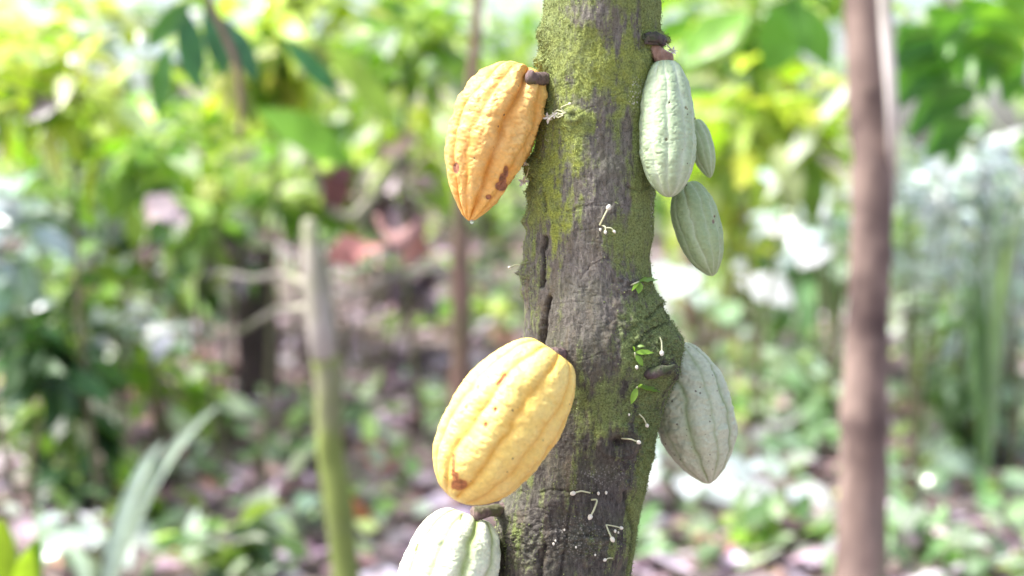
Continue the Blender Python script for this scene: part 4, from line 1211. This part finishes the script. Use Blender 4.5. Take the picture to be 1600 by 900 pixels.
build_pod('medium green pod hanging just below the large pale green one', (1070, 281), (1114, 431), .015, -.005, 37, M_F, tm=.5, p1=2.6, q1=2.0, p2=2.0, q2=1.5, ph0=1.15, fd=.13, fs=.07, wart=.8, seed=21, fw=.10, bend=.01,
          scars=[(1115, 346, 2, 3.5), (1117, 338, 1.5, 2)],
          stalk=[(1069, 286, .013), (1062, 280, .012), (1040, 272, .012), (1005, 262, .012)], stalk_r=.0035)
build_pod('grey-green speckled pod low on the right, partly behind the trunk', (1052, 530), (1109, 756), .055, .030, 62, M_G, tm=.54, p1=2.2, q1=1.7, p2=2.0, q2=1.35, ph0=1.14, fd=.12, fs=.012, wart=1.1, seed=26, bend=-.015, fw=.085,
          stalk=[(1062, 548, .053), (1045, 560, .05), (1020, 570, .04)], stalk_r=.006)

# ------------------------------------------------------------------ flower buds, flowers, sprouts on the bark
mb, t, b, o = new_mat('bud_cream'); v = objco(t)
t.links.new(mix(t, noise(t, 300, 2, .5, v), (0.72, 0.68, 0.52), (0.86, 0.84, 0.76)), b.inputs['Base Color']); b.inputs['Roughness'].default_value = .5
ms_, t, b, o = new_mat('bud_stalk'); v = objco(t)
t.links.new(mix(t, noise(t, 300, 2, .5, v), (0.52, 0.55, 0.30), (0.68, 0.68, 0.48)), b.inputs['Base Color']); b.inputs['Roughness'].default_value = .5


def bud(pts, size=1.0, off=.008, stalk=True):
    """pts: stalk from the bark to the bud, in photo px; the last is the bud"""
    n_ = len(pts)
    W = np.array([surf(p[0], p[1], off * (i / max(1, n_ - 1)) ** .6 if n_ > 1 else .003) for i, p in enumerate(pts)])
    end = W[-1]
    d = (W[-1] - W[-2]) if n_ > 1 else np.array([0, -.3, -1.0])
    d = d / (np.linalg.norm(d) + 1e-9)
    L = .0058 * size
    u = np.linspace(-.5, .5, 9)
    tb = TB(); tb.tube(u[:, None] * L * d[None], .0023 * size * np.sqrt(np.clip(1 - (2 * u) ** 2, .02, 1)) * (1 - .25 * u), 10)
    o_ = tb.build('flower_bud', mb, tree)
    o_.location = Vector(end - tbase)
    if n_ > 1:
        q_ = np.linspace(0, n_ - 1, 16)
        pth = np.stack([np.interp(q_, range(n_), W[:, k]) for k in range(3)], 1)
        for _ in range(3): pth[1:-1] = (pth[:-2] + 2 * pth[1:-1] + pth[2:]) / 4
        tb = TB(); tb.tube(pth - end, .00075 * size + .0001, 6)
        tb.build('flower_stalk', ms_, o_)


bud([(971, 685), (985, 686), (998, 691)]); bud([(922, 770), (908, 767), (895, 771)], 1.1)
bud([(924, 781), (934, 780), (929, 795), (922, 808)], 1.15); bud([(947, 820), (951, 831), (957, 843)], 1.15)
bud([(948, 820), (960, 822), (971, 825)], .85); bud([(935, 771)], .7); bud([(947, 770)], .7); bud([(961, 830)], .7); bud([(966, 832)], .5)
bud([(957, 872), (951, 872), (945, 875)], .8); bud([(999, 647), (1006, 654), (1011, 665)], .9)
bud([(1031, 527), (1034, 535), (1034, 552)], 1.1); bud([(995, 574)], .8); bud([(983, 648)], .5)
bud([(937, 352), (943, 340), (951, 324)], 1.15); bud([(938, 359)], .6); bud([(940, 352), (946, 354), (946, 363)], .75); bud([(946, 356), (955, 356), (960, 362)], .7)
bud([(812, 414), (805, 414), (796, 418)], .75, .004); bud([(900, 855)], .5); bud([(868, 845)], .5); bud([(882, 828)], .45); bud([(865, 850)], .6); bud([(930, 867)], .5)
bud([(884, 176), (868, 181), (846, 181)], .9, .012); bud([(884, 177), (875, 168), (890, 162)], .6, .01); bud([(880, 180), (870, 176), (858, 186)], .8, .012)


def flower(px, py, pts, size=1.0, off=.010):
    W = np.array([surf(p[0], p[1], off * (i / (len(pts) - 1)) ** .6) for i, p in enumerate(pts)])
    end = W[-1]
    k = 9
    an = np.arange(k) / 5 * 2 * np.pi + rng.uniform(0, 1)
    D = np.stack([np.cos(an), -.5 + .4 * rng.normal(size=k), np.sin(an)], 1)
    me = leaf_mesh('flower', np.zeros((k, 3)), D, np.tile([[0, -1.0, .2]], (k, 1)) + rng.normal(size=(k, 3)) * .3, .0072 * size * rng.uniform(.7, 1.1, k), np.tile([[.86, .82, .78]], (k, 1)) * rng.uniform(.85, 1.0, (k, 1)), wid=.42, nseg=4)
    o_ = link('flower', me, M_PETAL, tree); o_.location = Vector(end - tbase)
    q_ = np.linspace(0, len(W) - 1, 14)
    pth = np.stack([np.interp(q_, range(len(W)), W[:, j]) for j in range(3)], 1)
    tb = TB(); tb.tube(pth - end, .0008, 6); tb.build('flower_stalk', ms_, o_)


M_PETAL = leaf_material('petal', .5, .3, .3, (1, 1, 1))
flower(0, 0, [(884, 176), (870, 172), (857, 184)], 1.0)
flower(0, 0, [(880, 180), (872, 184), (866, 180)], .7)
flower(0, 0, [(1030, 55), (1040, 68), (1052, 80)], .9, .004)
flower(0, 0, [(827, 262), (824, 272), (818, 284)], 1.0, .006)
flower(0, 0, [(826, 258), (824, 256), (821, 256)], .5, .004)


def sprout(x, y, specs, label):
    """small leafy seedling rooted in the moss; specs: leaf base px, tip px, width px"""
    c_ = surf(x, y, .002)
    root = thing('sprout', c_, label, 'sprout', 'green sprouts growing from the mossy bark')
    for (x0, y0, x1, y1, wp) in specs:
        a = surf(x0, y0, .006); e = surf(min(x1, 1200), y1, .012)
        tr_ = at(x1, y1, e[1]); e = tr_
        L = np.linalg.norm(e - a)
        me = leaf_mesh('leaf', (a - c_)[None], ((e - a) / L)[None], np.array([[.1, -1, .8]]), np.array([L]), np.array([[.24, .42, .06]]) * rng.uniform(.85, 1.25), wid=wp * .00072 / L, droop=.12, nseg=10, tip=1.2)
        link('leaf', me, M_LEAF, root)
    tb = TB(); pts = np.array([surf(x, y, -.001), surf((x + specs[0][0]) / 2, (y + specs[0][1]) / 2, .004), surf(specs[0][0], specs[0][1], .006)]) - c_
    tb.tube(pts, .0009, 6); tb.build('stem', ms_, root)


sprout(985, 446, [(998, 440, 1033, 431, 10), (999, 441, 998, 458, 12), (998, 440, 988, 452, 6)], 'green sprout beside the dark rough patch, upper of the sprouts on the trunk')
sprout(993, 560, [(992, 551, 1023, 549, 9), (993, 555, 1006, 572, 10), (996, 541, 1006, 540, 5), (992, 549, 990, 541, 5)], 'green sprout just left of the hanging white bud on the right bulge')
sprout(992, 612, [(996, 604, 1037, 609, 10), (995, 606, 986, 632, 10), (996, 605, 1003, 600, 5)], 'green sprout below the dark stub, lowest of the sprouts on the trunk')
# broken twig stub by the grey-green pod
W_ = np.array([surf(1010, 584, -.004), surf(1024, 582, .003), surf(1036, 578, .007), surf(1045, 575, .010), at(1054, 571, surf(1045, 575, .010)[1])])
tb = TB(); tb.tube(W_ - tbase, np.array([.006, .0065, .0055, .0035, .001]), 16)
VV = np.concatenate(tb.v); VV += (fbm(VV, 220, 3, 3)[:, None] - .5) * .004
me = mesh_from('stub', VV, np.concatenate(tb.f))
link('stub', me, bark_material('stub_bark', (0.05, .04, .045), (0.15, .11, .11), (.07, .09, .04), 130), tree)
# woody cushion over the stalk of the pale green pod
tb = TB(); s0 = surf(1010, 62, .004); s1 = at(1033, 63, -.03)
tb.tube(np.array([s0, (s0 + s1) / 2 + [0, -.004, .002], s1]) - tbase, np.array([.006, .0075, .0065]), 26)
VV = np.concatenate(tb.v); VV += (np.stack([fbm(VV, 300, s_, 4) for s_ in (9, 19, 29)], 1) - .5) * .009
link('cushion', mesh_from('cushion', VV, np.concatenate(tb.f)), bpy.data.materials['stub_bark'], tree)
